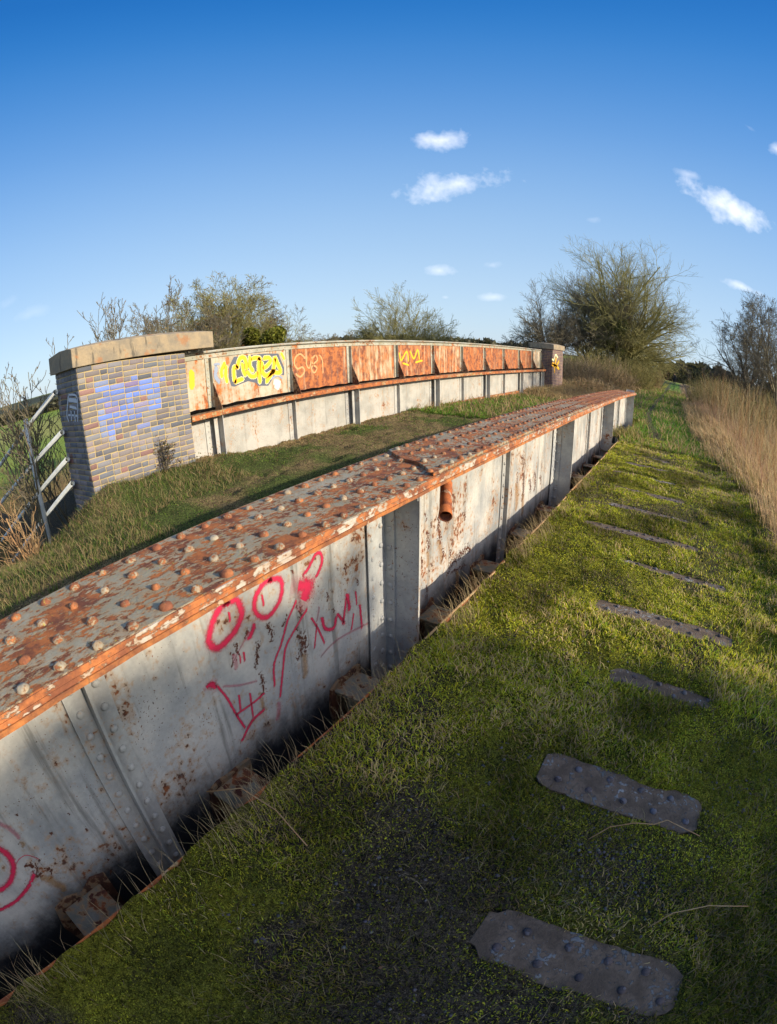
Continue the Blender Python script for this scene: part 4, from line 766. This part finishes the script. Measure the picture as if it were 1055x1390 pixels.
# triangulate the concave outline properly
import bmesh
bm = bmesh.new(); vs = [bm.verts.new(v) for v in V]; f = bm.faces.new(vs); bmesh.ops.triangulate(bm, faces=[f]); bm.normal_update()
me2 = bpy.data.meshes.new('graffiti'); bm.to_mesh(me2); bm.free(); me2.uv_layers.new(name='UVMap')
for l in me2.uv_layers[0].data: l.uv = (0, 0)
me2.materials.append(M['dark']); o = nobj('graffiti', me2, PAR); o['label'] = 'dark grey patch of spray paint behind yellow letters'
for s_ in GREYS: strokes('graffiti', [s_], M['greyp'], 'x', -6.40, 1, PAR, .003, 'dark or blue grey sprayed shading')
strokes('graffiti', [(p, w_*1.7) for p, w_ in YEL], M['pale'], 'x', -6.40, 1, PAR, .0045, 'pale outline round the yellow letters')
for ids, lb in [((0, 1, 2, 3), 'first yellow letter'), ((4, 5), 'second yellow letter'), ((6, 7), 'third yellow letter'), ((8, 9), 'fourth yellow letter'), ((10,), 'last yellow letter'), ((11, 12), 'two yellow bars'), ((13,), 'small yellow tick')]:
    strokes('graffiti', [(YEL[i][0], YEL[i][1]*1.25) for i in ids], M['yel'], 'x', -6.40, 1, PAR, .006, lb)
strokes('graffiti', WHITEP, M['cream'], 'x', -6.40, 1, PAR, .0075, 'round cream paint blot')
for s_ in ORG: strokes('graffiti', [s_], M['org'], 'x', -6.40, 1, PAR, .003, 'faded orange letter')
for s_ in YEL2: strokes('graffiti', [s_], M['yel'], 'x', -6.40, 1, PAR, .003, 'yellow scribble')
strokes('graffiti', YB, M['yel'], 'x', -6.40, 1, PAR, .003, 'yellow paint mark')
# ================================================================ BRICK PIERS
def bricks(faces, z0, z1f, hc, blue, mtc):
    V = []; F = []; C = []
    def brick(fr, a0, a1, b0, b1, col):
        # fr: (origin, axis a, normal); a along the wall
        o, ax, nn_ = fr; i = len(V); j = lambda: rnd.gauss(0, .0012); p = .004+rnd.random()*.003
        base = [(a0+j(), b0+j()), (a1+j(), b0+j()), (a1+j(), b1+j()), (a0+j(), b1+j())]; e = .003
        for d_, ins in ((-.02, 0), (p-.002, 0), (p, e)):
            for q, (a_, b_) in enumerate(base):
                aa = a_+(e if q in (0, 3) else -e)*(ins > 0); bb = b_+(e if q < 2 else -e)*(ins > 0)
                V.append((o[0]+ax[0]*aa+nn_[0]*d_, o[1]+ax[1]*aa+nn_[1]*d_, bb)); C.append(col)
        for r in range(2):
            for k in range(4): l = (k+1) % 4; F.append((i+r*4+k, i+r*4+l, i+r*4+4+l, i+r*4+4+k))
        F.append((i+8, i+9, i+10, i+11))
    for fr, L, slope in faces:
        nc = int((z1f-z0)/hc)+1
        for c_ in range(nc):
            b1 = z1f-c_*hc-.005; b0 = b1-hc+.0145; a = 0; tgl = c_ % 2
            if c_ % 2: seq = [.108]
            else: seq = []
            while a < L-.01:
                w_ = seq.pop(0) if seq else (.228 if rnd.random() < .36 else .114)
                if a+w_ > L-.05: w_ = L-a
                sl = lambda a_: slope*a_
                q = rnd.random(); col = (.155, .15, .165) if q < .5 else ((.19, .165, .16) if q < .85 else ((.10, .105, .125) if q < .96 else (.20, .11, .10)))
                q2_ = rnd.uniform(.72, 1.22); col = [v*q2_*rnd.uniform(.97, 1.03) for v in col]
                yy = fr[0][1]+fr[1][1]*(a+w_/2); zz = (b0+b1)/2+sl(a+w_/2)
                if blue and fr[2][0] > .5:
                    near_ = any(y0-.02 < yy < y1+.02 and za-.015 < zz < zb+.015 for y0, y1, za, zb in BLUE)
                    if near_: q2_ = rnd.uniform(.75, 1.1); k_ = rnd.choice((.3, .55, .75, .85)); col = [v*q2_*k_+w_c*(1-k_) for v, w_c in zip((.12, .21, .60), col)]
                    elif 2.95 < yy < 4.0 and -.85 < zz < 0 and rnd.random() < .3: col = [.6*v+.4*b_ for v, b_ in zip(col, (.2, .3, .6))]
                if mtc: col = [v*1.0 for v in ((.17, .10, .10) if q < .6 else (.12, .08, .09))]
                o_, ax_, n_ = fr; s0 = sl(a+w_/2)
                brick(((o_[0], o_[1]), ax_, n_), a+.007, a+w_-.007, b0+s0, b1+s0, col); a += w_
    return npmesh('brickwork', V, F4=F, col=np.array(C), mat=M['brick'])
t = thing('brick_pier', 'left brick pier with blue paint, at the near end of the parapet', 'brick pier', (-6.5, 3.5, -1.7))
me = bricks([(((-6.15, 2.7), (0, 1), (1, 0))[0:3], 1.73, -.045), (((-6.93, 2.7), (1, 0), (0, -1)), .78, 0)], -2.15, .235, .0765, True, False); o = nobj('brickwork', me, t)
core = G(); core.add([(-6.92, 2.703, -2.6), (-6.153, 2.703, -2.6), (-6.153, 4.43, -2.6), (-6.92, 4.43, -2.6), (-6.92, 2.703, .24), (-6.153, 2.703, .24), (-6.153, 4.43, .16), (-6.92, 4.43, .16)], [(3,2,1,0),(4,5,6,7),(0,1,5,4),(1,2,6,5),(2,3,7,6),(3,0,4,7)])
obj('mortar', core, M['mortar'], t)
def coping(x0, x1, y0, y1, z0, z1, dz, parent):
    n = 14; vs = []; fs = []
    for i in range(n+1):
        u = i/n; y_ = y0+(y1-y0)*u; s = dz*u; c_ = .035*math.sin(PI*u)**.7; w_ = rnd.gauss(0, .002)
        vs += [(x0, y_, z0+s), (x1+w_, y_, z0+s), (x1+w_, y_, z1+s+c_*.5), (x1-.12, y_, z1+s+c_+.02), ((x0+x1)/2, y_, z1+s+c_+.035), (x0, y_, z1+s+c_*.5)]
    for i in range(n):
        for k in range(6): l = (k+1) % 6; fs.append((i*6+k, i*6+l, i*6+6+l, i*6+6+k))
    fs.append((5, 4, 3, 2, 1, 0)); fs.append(tuple(n*6+k for k in range(6)))
    return obj('coping', G().add(vs, fs), M['stone'], parent, bevel=.008)
coping(-6.96, -6.11, 2.63, 4.95, .240, .49, -.045, t)
for s_ in WHT: strokes('graffiti', [s_], M['white'], 'y', 2.7, -1, t, .012, 'part of a white painted figure on the shaded side')
t = thing('brick_pier', 'right brick pier with a yellow star mark, at the far end of the parapet', 'brick pier', (-6.3, 24.4, -1.9))
me = bricks([(((-5.85, 23.4), (0, 1), (1, 0)), 2.1, 0), (((-6.9, 23.4), (1, 0), (0, -1)), 1.05, 0)], -2.1, .18, .0765, False, True); nobj('brickwork', me, t)
obj('mortar', G().box(-6.89, -5.853, 23.403, 25.49, -2.4, .18), M['mortar'], t)
coping(-7.0, -5.78, 23.3, 25.6, .183, .41, 0, t)
fx = 5.85/5.42; strokes('graffiti', [([(a_*fx, b_*fx) for a_, b_ in p], w_*fx) for p, w_ in STAR[:-1]], M['yel'], 'x', -5.85, 1, t, .012, 'yellow star scrawl')
strokes('graffiti', [([(a_*fx, b_*fx) for a_, b_ in p], w_*fx) for p, w_ in STAR[-1:]], M['pale'], 'x', -5.85, 1, t, .014, 'pale green scrawl')
# ================================================================ TUBE RAILING on the left slope
t = thing('tube_railing', 'galvanised tube railing of four sloping tubes and a post by the left pier', 'railing', (-8.1, 2.6, -2.3))
for (xa, za), (xb, zb) in [((-6.80, -.01), (-12.6, -1.68)), ((-6.76, -.588), (-12.6, -2.39)), ((-6.73, -.974), (-12.6, -3.16)), ((-6.71, -1.323), (-12.0, -3.6))]:
    # seen crossing the post; each tube butts the pier
    k = (zb-za)/(xb-xa)
    n = 12; g = G(); R0 = .040; A_ = Vector((xa, 2.62, za)); B_ = Vector((xb, 2.62, zb))
    g.tube([A_, B_], R0, n, cap=False); dd = (B_-A_).normalized(); g.tube([A_, A_+dd*.12], R0-.007, n, cap=False)
    i0 = 0; j0 = 2*n
    g.f += [(k_, (k_+1) % n, j0+(k_+1) % n, j0+k_) for k_ in range(n)]
    obj('tube', g, M['galv'], t, True)
obj('post', G().tube([(-8.13, 2.53, -.30), (-8.10, 2.53, -2.75)], .040, 12), M['galv'], t, True)
# ================================================================ TREES
def at(az, D, z=0): a = R_(az); return np.array([math.sin(a)*D, math.cos(a)*D, z])
def make_tree(name, label, cat, az, D, zb, height, seed, group=None, mat='bark', twig=None, rmin=.010, tl=None, ivy=None, leaf=None, twc=None, **kw):
    rs = random.Random(seed); base = at(az, D, zb)
    if 'dome' in kw: S = dome_segs(rs, base, kw.pop('dome'), height, **kw)
    else: S = tree_segs(rs, base, height, levels=kw.pop('levels', 5), **kw)
    t = thing(name, label, cat, tuple(base), group)
    nl = len(S); cut = tl or 2
    low = [s for L in S[:cut] for s in L]; V, F = seg_arrays(low, 7, .01); nobj('trunk', npmesh('trunk', V, F4=F, mat=M[mat], smooth=True), t)
    hi = [s for L in S[cut:] for s in L]; V, F = seg_arrays(hi, 3, rmin); V = V; cm = M[twig or mat]
    nobj('crown', npmesh('crown', V, F4=F, mat=cm), t)
    ends = np.array([s[1] for L in S[-2:] for s in L])
    if leaf:   # buds, keys or small leaves that stay on the twigs
        n_, size, c1, c2_, sel = leaf; k = RS.randint(0, len(ends), n_); C = ends[k]+RS.normal(size=(n_, 3))*sel
        nobj('leaves', leaves_me('leaves', C, size, cvar(n_, c1, .35, c2_), M['leaf']), t)
    if ivy:
        n_, cz, rz, rr, size, c1, c2_ = ivy; C = []
        blobs = [(base+np.array([rs.gauss(0, rr*.5), rs.gauss(0, rr*.5), cz+rs.uniform(-rz, rz)]), rr*rs.uniform(.25, .55)) for _ in range(16)]
        for c_, r_ in blobs: v = RS.normal(size=(n_//16, 3)); v /= np.linalg.norm(v, axis=1)[:, None]; C.append(c_+v*r_*(.55+.5*RS.rand(n_//16, 1)))
        C = np.concatenate(C); nobj('ivy', leaves_me('ivy', C, size, cvar(len(C), c1, .4, c2_), M['leaf']), t)
    return t
make_tree('bare_tree', 'largest bare tree, wide domed crown at the end of the footpath', 'tree', -6.2, 46, -1.2, 14.2, 3, None, 'barkg', 'barkg', .0078, tl=3, dome=7.2, limbs=44, r0=.34, kids=(0, 11, 7, 5), trunk_h=1.8)
make_tree('bare_tree', 'bare tree with a short trunk standing left of the largest tree', 'tree', -10.2, 44, -1.3, 10.2, 8, None, 'bark', 'bark', .008, tl=3, dome=4.4, limbs=20, r0=.2, kids=(0, 11, 6, 5), trunk_h=1.6)
make_tree('bare_tree', 'low dark drooping tree just right of the far brick pier top', 'tree', -14.6, 41, -1.6, 7.0, 12, None, 'barkd', 'bark', .008, tl=3, dome=4.2, limbs=18, r0=.16, kids=(0, 11, 6, 5), trunk_h=1.5, bias=.1)
make_tree('bare_tree', 'dark ivy clad tree in front of the largest tree', 'tree', -7.2, 42, -1.3, 8.5, 15, None, 'barkd', 'bark', .007, kids=(7, 5, 5, 4, 3), spread=1, r0=.2, ivy=(5000, 2.8, 1.8, 1.2, .06, (.05, .06, .015), (.10, .11, .02)))
make_tree('bare_tree', 'round bare tree with low spreading limbs right of the largest tree', 'tree', -4.9, 52, -1.4, 6.8, 21, None, 'barkg', 'bark', .008, tl=3, dome=2.6, limbs=18, r0=.16, kids=(0, 10, 6, 5), trunk_h=1.2)
make_tree('bare_tree', 'slender bare tree with a fan shaped crown at the right edge', 'tree', 8.6, 31, -2.4, 9.3, 31, None, 'barkd', 'barkd', .0055, kids=(7, 6, 5, 4, 3), spread=1.1, r0=.16, trunks=3, ang=34, up=.2, start=.25)
make_tree('bare_tree', 'bare tree with arching branches beside the right frame edge', 'tree', 12.6, 25, -2.4, 7.5, 35, None, 'bark', 'bark', .005, kids=(7, 5, 5, 4, 3), spread=1.2, r0=.13, trunks=3, ang=40, up=.1, start=.2)
for k, (az, D, h, s, l) in enumerate([(3.2, 75, 5.6, 41, 'small dark tree behind the thicket, nearest the path'), (5.2, 80, 7, 42, 'middle dark tree of the row behind the thicket'), (7.4, 78, 8, 43, 'grey tree behind the fan shaped tree'), (11.4, 70, 7.5, 44, 'dark tree behind the thicket at the right frame edge'), (.9, 105, 6, 47, 'low distant tree closing the end of the path')]):
    make_tree('distant_tree', l, 'tree', az, D, -3.2, h, s, 'dark trees beyond the right bank', 'barkd', 'barkd', .014, levels=4, kids=(8, 6, 6, 4), spread=1.3, r0=.2, trunks=3, ang=45, ivy=(1600, 2.2, 1.5, 2.6, .12, (.045, .05, .018), (.09, .085, .03)))
# left group beyond the parapet
make_tree('ash_tree', 'bare tree dotted with brown seed clusters behind the parapet', 'tree', -50.0, 27, -4.2, 9.6, 51, None, 'barkg', 'barkg', .007, kids=(9, 7, 6, 4, 3), spread=1.25, r0=.15, trunks=4, ang=38, start=.1, leaf=(3200, .055, (.14, .06, .03), (.20, .12, .05), .08))
make_tree('ash_tree', 'bare tree with seed clusters just right of the pier coping', 'tree', -56.6, 24, -4.2, 7.8, 55, None, 'barkg', 'bark', .007, kids=(8, 6, 6, 4, 3), spread=1.1, r0=.12, trunks=4, ang=34, start=.1, leaf=(1500, .05, (.14, .06, .03), (.22, .16, .05), .08))
make_tree('ivy_tree', 'rounded evergreen bush of yellow green leaves above the parapet', 'tree', -46.2, 25, -4.2, 5.6, 58, None, 'barkg', 'barkg', .01, levels=4, kids=(7, 5, 4, 4), spread=1, r0=.12, ivy=(26000, 4.0, 1.2, 1.25, .075, (.085, .095, .012), (.17, .17, .02)))
make_tree('bare_tree', 'small pale bare tree right of the evergreen bush', 'tree', -42.6, 34, -4.6, 8.2, 61, None, 'barkg', 'bark', .008, kids=(8, 6, 5, 4, 3), spread=1.2, r0=.12, trunks=3, ang=42)
make_tree('bare_tree', 'low bare tree fading into the dip of the parapet skyline', 'tree', -39.6, 38, -4.6, 7.0, 62, None, 'barkg', 'bark', .008, kids=(8, 6, 5, 4, 3), spread=1.4, r0=.12, trunks=2, ang=50, up=.05)
make_tree('bare_tree', 'wide yellow green tree alone above the middle of the parapet', 'tree', -30.8, 46, -4.6, 10.6, 65, None, 'barkg', 'barkg', .010, tl=3, dome=5.4, limbs=32, r0=.2, kids=(0, 11, 6, 5), trunk_h=2.4, leaf=(2500, .045, (.16, .15, .04), (.22, .2, .05), .1))
make_tree('bare_tree', 'low bushy tree at the left foot of the wide yellow green tree', 'tree', -35.2, 45, -4.6, 7.3, 66, None, 'barkg', 'barkg', .010, kids=(9, 6, 6, 4, 4), spread=1.5, r0=.14, trunks=3, ang=52, up=.05, leaf=(1800, .05, (.12, .12, .03), (.18, .17, .04), .1))
# young shoots behind the left pier
for az, D, h, s, l in [(-64.0, 10.5, 6.9, 71, 'young bare shoots rising behind the left pier coping, tallest bunch'), (-60.0, 11, 6.6, 72, 'young bare shoots behind the coping, right hand bunch'), (-57.5, 12, 7.0, 73, 'thin upright shoots just left of the seed tree'), (-69.0, 9.5, 5.6, 74, 'bare shoots left of the pier corner'), (-66.3, 10.8, 6.2, 79, 'bare shoots directly behind the coping corner'), (-61.8, 10.2, 5.8, 80, 'bare shoots behind the middle of the coping'), (-73.5, 8.8, 5.0, 75, 'arching bare twigs at the left frame edge')]:
    make_tree('sapling', l, 'sapling', az, D, -3.3, h, s, 'young bare saplings behind the left pier', toff=.02, mat='bark', twig='bark', rmin=.0055, levels=3, kids=(9, 4, 3), spread=1.0, r0=.026, trunks=4, ang=30, up=.35, lenf=.42, start=.3, tl=1, leaf=(260, .02, (.20, .12, .06), (.16, .10, .05), .01))
make_tree('sapling', 'tan twiggy sapling in front of the tube railing', 'sapling', -75.5, 6.4, -2.5, 1.9, 77, None, 'twigtan', 'twigtan', .004, levels=2, kids=(8, 4), spread=1.0, r0=.014, trunks=5, toff=.01, ang=34, up=.25, lenf=.5, start=.15, tl=1)
make_tree('sapling', 'tiny leafy weed growing against the foot of the brick pier', 'weed', -57.6, 7.2, -1.62, .8, 78, None, 'barkd', 'barkd', .003, levels=2, kids=(6, 4), spread=1.0, r0=.006, trunks=5, toff=.005, ang=38, up=.1, lenf=.5, start=.2, tl=1, leaf=(260, .018, (.06, .07, .02), (.16, .08, .04), .03))
# scrub
def scrub(name, label, az, D, zb, rx, ry, h, n, seed, cols, group, r=.008, leafn=0, leafc=None, kind=None):
    rs = random.Random(seed); base = at(az, D, zb); S = []; C = []
    for _ in range(n):
        a = rs.random()*2*PI; q = math.sqrt(rs.random()); p = base+np.array([math.cos(a)*rx*q, math.sin(a)*ry*q, 0]); hh = h*(1-.55*q*q)*rs.uniform(.5, 1.05)
        p[2] = float(height(p[0:1], p[1:2])[0]) if zb is None else zb; d = np.array([rs.gauss(math.cos(a)*q*.35, .28), rs.gauss(math.sin(a)*q*.35, .28), 1.]); cc = np.array(rs.choice(cols))*rs.uniform(.65, 1.3)
        m = 4
        for i in range(m):
            d = d+np.array([rs.gauss(0, .16), rs.gauss(0, .16), rs.gauss(0, .1)]); d /= np.linalg.norm(d); e = p+d*hh/m; S.append((p, e, r*(1.1-.22*i), r*(.9-.2*i))); C.append(cc)
            for _k in range(2):
                dd = d+np.array([rs.gauss(0, .6), rs.gauss(0, .6), rs.gauss(.1, .3)]); dd /= np.linalg.norm(dd); f = p+dd*hh*.26*rs.random(); S.append((p, f, r*.6, r*.35)); C.append(cc)
            p = e
    V, F = seg_arrays(S, 3, r*.4); t = thing(name, label, 'bush', tuple(base), group)
    if kind: t['kind'] = kind
    nobj('branches', npmesh('branches', V, F4=F, col=np.repeat(np.array(C), 6, 0), mat=M['stem']), t)
    if leafn:
        k = RS.randint(0, len(S), leafn); P_ = np.array([s[1] for s in S])[k]+RS.normal(size=(leafn, 3))*.06; nobj('leaves', leaves_me('leaves', P_, r*5, cvar(leafn, leafc[0], .4, leafc[1]), M['leaf']), t)
    return t
brn = [(.25, .16, .08), (.32, .23, .12), (.18, .13, .07), (.36, .26, .14)]; ol = [(.22, .19, .06), (.16, .145, .05), (.28, .23, .08)]
gb = 'scrub bushes beyond the far pier'
for k, (az, D, rx, ry, h, n, s, c_, lf, l) in enumerate([(-11.9, 30, 1.6, 2.0, 2.2, 520, 1, brn, 500, 'brown scrub bush right behind the far brick pier'), (-10.2, 36, 2.2, 2.2, 2.9, 620, 2, ol, 900, 'olive bush in front of the short trunked tree'), (-8.1, 33, 2.0, 2.0, 2.3, 560, 3, brn, 500, 'brown bush below the ivy clad tree'),
    (-6.2, 40, 2.3, 2.0, 3.0, 640, 4, ol, 1400, 'dark olive bush under the largest tree'), (-5.0, 43, 1.7, 2.0, 3.0, 600, 5, ol, 1500, 'olive bush left of where the path ends'), (-3.6, 50, 1.5, 2.0, 3.4, 560, 6, brn, 1200, 'brown bush closing the path end'), (-14.6, 37, 2.4, 2.0, 2.0, 520, 7, brn, 600, 'low brown bush beside the drooping tree'),
    (-9.4, 27, 1.2, 1.8, .95, 380, 8, brn, 200, 'low dead bramble mound in front of the brown bush')]):
    scrub('scrub_bush', l, az, D, -1.75 if az < -5 else -1.9, rx, ry, h, n, s, c_, gb, .011, lf, ((.09, .09, .02), (.13, .11, .03)))
gr_ = 'bushes beyond the right bank'
for k, (az, D, rx, ry, h, n, s, l) in enumerate([(4.0, 46, 1.5, 3, 2.8, 560, 11, 'olive bush beyond the path on the right'), (5.2, 36, 2.4, 3, 3.0, 700, 12, 'olive bush behind the osiers, left of the fan shaped tree'), (8.2, 33, 2.6, 3, 3.2, 700, 13, 'olive bush at the foot of the fan shaped tree'), (11.6, 26, 2.4, 3, 3.0, 700, 14, 'olive bush behind the osiers at the right edge')]):
    scrub('hedge_bush', l, az, D, -2.2, rx, ry, h, n, s, ol+brn[:1], gr_, .010, 1400, ((.08, .085, .02), (.13, .11, .03)))
gl = 'scrub on the left slope'
for k, (az, D, zb, rx, ry, h, n, s, c_, l) in enumerate([(-72, 15, -4.9, 2.0, 2.0, 2.4, 480, 21, ol, 'olive bush beyond the railing, next to the pier'), (-76.5, 13, -4.6, 1.6, 1.6, 2.2, 380, 22, brn, 'brown bush beyond the railing at the left edge'), (-70.2, 11, -4.0, 1.0, 1.0, 2.1, 260, 23, brn, 'brown scrub close behind the left pier corner'),
    (-74.5, 24, -6, 3.6, 3, 3.8, 600, 24, ol, 'larger olive bush in the field on the left'), (-78.5, 17, -5.5, 2.4, 2.4, 3.1, 500, 25, brn, 'brown bush leaving the left frame edge'), (-74.5, 7.9, -3.0, .9, .7, 1.0, 220, 26, brn, 'low dead scrub under the railing tubes'), (-71.5, 19, -5.2, 2.2, 2.0, 3.3, 520, 27, brn, 'rust brown bush between the railing and the pier, farther back'), (-79, 12, -4.6, 1.4, 1.4, 2.0, 340, 28, ol, 'olive bush half cut by the left frame edge')]):
    scrub('slope_bush', l, az, D, zb, rx, ry, h, n, s, c_, gl, .007, 500, ((.13, .13, .03), (.22, .13, .05)))
t = scrub('bramble_bush', 'low bramble and dry weeds along the foot of the left pier', -54.3, 7.4, -1.62, .7, .28, .34, 110, 31, brn, None, .003, 500, ((.07, .09, .02), (.16, .11, .04)))
scrub('grass_tussock', 'green and tan grass tussock at the far end of the dark slot', -5.5, 12.5, -1.80, .42, .55, .36, 300, 33, [(.25, .24, .05), (.38, .3, .12), (.14, .18, .03)], None, .004)['category'] = 'tussock'
for az, D, s, l in [(-13.9, 22.6, 34, 'dry straw tussock at the foot of the far pier'), (-11.9, 24.5, 35, 'dry straw mound right of the far pier'), (-15.2, 20.9, 36, 'straw tuft against the last parapet panel')]:
    scrub('grass_tussock', l, az, D, -1.82, .8, .6, .5, 420, s, [(.42, .30, .15), (.36, .25, .12), (.3, .24, .1)], 'dry tussocks by the far pier', .007)['category'] = 'tussock'
# distant hedges and woods
for az0, az1, D, h, n, s, l in [(-80, -62, 170, 5, 3000, 1, 'distant field hedge far beyond the left slope'), (-45, -14, 260, 13, 5200, 2, 'distant wood on the skyline above the parapet'), (-62, -45, 210, 10, 2600, 3, 'distant wood hidden behind the left trees'), (-2, 22, 160, 12, 3600, 4, 'distant wood beyond the right bank')]:
    a = R_(az0)+R_(az1-az0)*RS.rand(n*2); d_ = D*(1+.10*RS.rand(n*2)); hh = h*(.45+.55*fbm(np.degrees(a)*.6+s*9, a*0, 1, 3, 7)); z_ = -6+hh*RS.rand(n*2)**.8
    C = np.c_[np.sin(a)*d_, np.cos(a)*d_, z_]; o = nobj('distant_wood', leaves_me('distant_wood', C, h*.13, cvar(n*2, (.075, .07, .035), .3, (.10, .09, .05)), M['leaf'])); tag(o, l, 'woodland', kind='stuff')
# hedge off to the right of the viewer: it throws the shade over the near deck
n = 130000; C = np.c_[14+.8*(RS.rand(n)-.5)*2, -12+16.9*RS.rand(n), -5.0+RS.rand(n)*10.2]
top = 4.12+.3*fbm(C[:, 1], C[:, 1]*0, .5, 3, 3)+(C[:, 0]-14)*.3; C = C[(C[:, 2] < top+.38*RS.rand(len(C))**2.0) & (C[:, 1] < 4.9-.8*RS.rand(len(C))**2)]
o = nobj('tall_hedge', leaves_me('tall_hedge', C, .15, cvar(len(C), (.06, .07, .02), .3), M['leaf'])); tag(o, 'tall dense hedge standing on the right bank beside the viewer', 'hedge')
# ================================================================ PERSON far down the path
def person():
    b = at(-.35, 64, 0); zf = float(gz(b[0:1], b[1:2])[0]); b[2] = zf
    t = thing('person', 'person in dark clothing walking away down the far end of the path', 'person', tuple(b))
    J = {'pel': (0, 0, .92), 'che': (0, 0, 1.25), 'sho': (0, .01, 1.44), 'nek': (0, .02, 1.52), 'hd0': (0, .03, 1.60), 'hd1': (0, .03, 1.72), 'sl': (-.19, 0, 1.42), 'sr': (.19, 0, 1.42), 'el': (-.25, .05, 1.14), 'er': (.25, -.06, 1.14), 'wl': (-.25, .16, .90), 'wr': (.26, -.02, .89), 'hl': (-.25, .20, .82), 'hr': (.26, .0, .80),
         'pl': (-.1, 0, .88), 'pr': (.1, 0, .88), 'kl': (-.11, .14, .50), 'kr': (.11, -.02, .48), 'al': (-.11, .08, .09), 'ar': (.11, -.24, .12), 'tl': (-.11, .24, .03), 'tr': (.11, -.12, .03)}
    Rr = {'pel': .15, 'che': .17, 'sho': .13, 'nek': .06, 'hd0': .085, 'hd1': .09, 'sl': .075, 'sr': .075, 'el': .052, 'er': .052, 'wl': .036, 'wr': .036, 'hl': .035, 'hr': .035, 'pl': .10, 'pr': .10, 'kl': .068, 'kr': .068, 'al': .045, 'ar': .045, 'tl': .035, 'tr': .035}
    E_ = [('pel', 'che'), ('che', 'sho'), ('sho', 'nek'), ('nek', 'hd0'), ('hd0', 'hd1'), ('sho', 'sl'), ('sho', 'sr'), ('sl', 'el'), ('sr', 'er'), ('el', 'wl'), ('er', 'wr'), ('wl', 'hl'), ('wr', 'hr'), ('pel', 'pl'), ('pel', 'pr'), ('pl', 'kl'), ('pr', 'kr'), ('kl', 'al'), ('kr', 'ar'), ('al', 'tl'), ('ar', 'tr')]
    ks = list(J); me = bpy.data.meshes.new('body'); me.from_pydata([J[k] for k in ks], [(ks.index(a), ks.index(b_)) for a, b_ in E_], [])
    o = bpy.data.objects.new('body', me); sc.collection.objects.link(o); o.parent = t
    md = o.modifiers.new('skin', 'SKIN'); lay = me.skin_vertices[0].data if me.skin_vertices else None
    if lay is None:
        bm = bmesh.new(); bm.from_mesh(me); bm.verts.layers.skin.verify(); bm.to_mesh(me); bm.free(); lay = me.skin_vertices[0].data
    for k, v in zip(ks, lay): v.radius = (Rr[k], Rr[k]*.8)
    lay[0].use_root = True; o.modifiers.new('sub', 'SUBSURF').levels = 1; o.modifiers['sub'].render_levels = 1
    nb = NB('dark_clothes'); z_ = nb.sep()[2]; me.materials.append(nb.done(nb.mix(nb.step(z_, zf+1.50, zf+1.53), (.012, .013, .018), (.30, .17, .12)), .9))
    hg = G(); hg.dome((b[0], b[1]+.03, zf+1.64), .098, .15, 12); h_ = obj('hair', hg, NB('brown_hair').done((.04, .025, .015), .8), t, True)
person()
# bird gliding
b = at(8.1, 55, 10.2); t = thing('bird', 'small dark bird gliding in front of the low right cloud', 'bird', tuple(b))
g = G().tube([b+np.array([-.05, -.22, 0]), b+np.array([0, -.1, .01]), b+np.array([0, .1, .01]), b+np.array([.0, .25, 0])], [.01, .06, .05, .015], 8)
for s in (-1, 1): g.add([b+np.array([s*.03, -.1, .02]), b+np.array([s*.3, -.12, .07]), b+np.array([s*.62, .02, .03]), b+np.array([s*.3, .04, .06]), b+np.array([s*.03, .08, .02]), b+np.array([s*.3, -.04, .085])], [(0, 1, 5), (1, 2, 5), (2, 3, 5), (3, 4, 5), (4, 0, 5), (0, 4, 3, 2, 1)])
obj('body', g, NB('dark_feathers').done((.03, .03, .035), .8), t)
# long curling dry stalk on the near deck and litter by the pier
def stalk(label, pts, r=.0025):
    o = obj('dry_stalk', G().tube([(a, b_, -1.69+c_) for a, b_, c_ in pts], r, 5), M['twigtan'], None, True, loc=(pts[0][0], pts[0][1], -1.7)); tag(o, label, 'stalk', 'long dry stalks on the deck')
stalk('long pale stalk curving under the second deck plate', [(.10, 1.33, .01), (.17, 1.42, .02), (.27, 1.47, .035), (.36, 1.50, .03), (.42, 1.56, .015), (.60, 1.53, .01)])
stalk('long thin stalk bending right at the lower right corner', [(.47, 1.02, .01), (.55, 1.10, .03), (.70, 1.17, .04), (.9, 1.22, .03)])
stalk('thin stalk drooping over the bottom left deck edge', [(-.85, .75, .02), (-1.05, .80, .05), (-1.22, .78, .09), (-1.38, .70, .02)], .003)
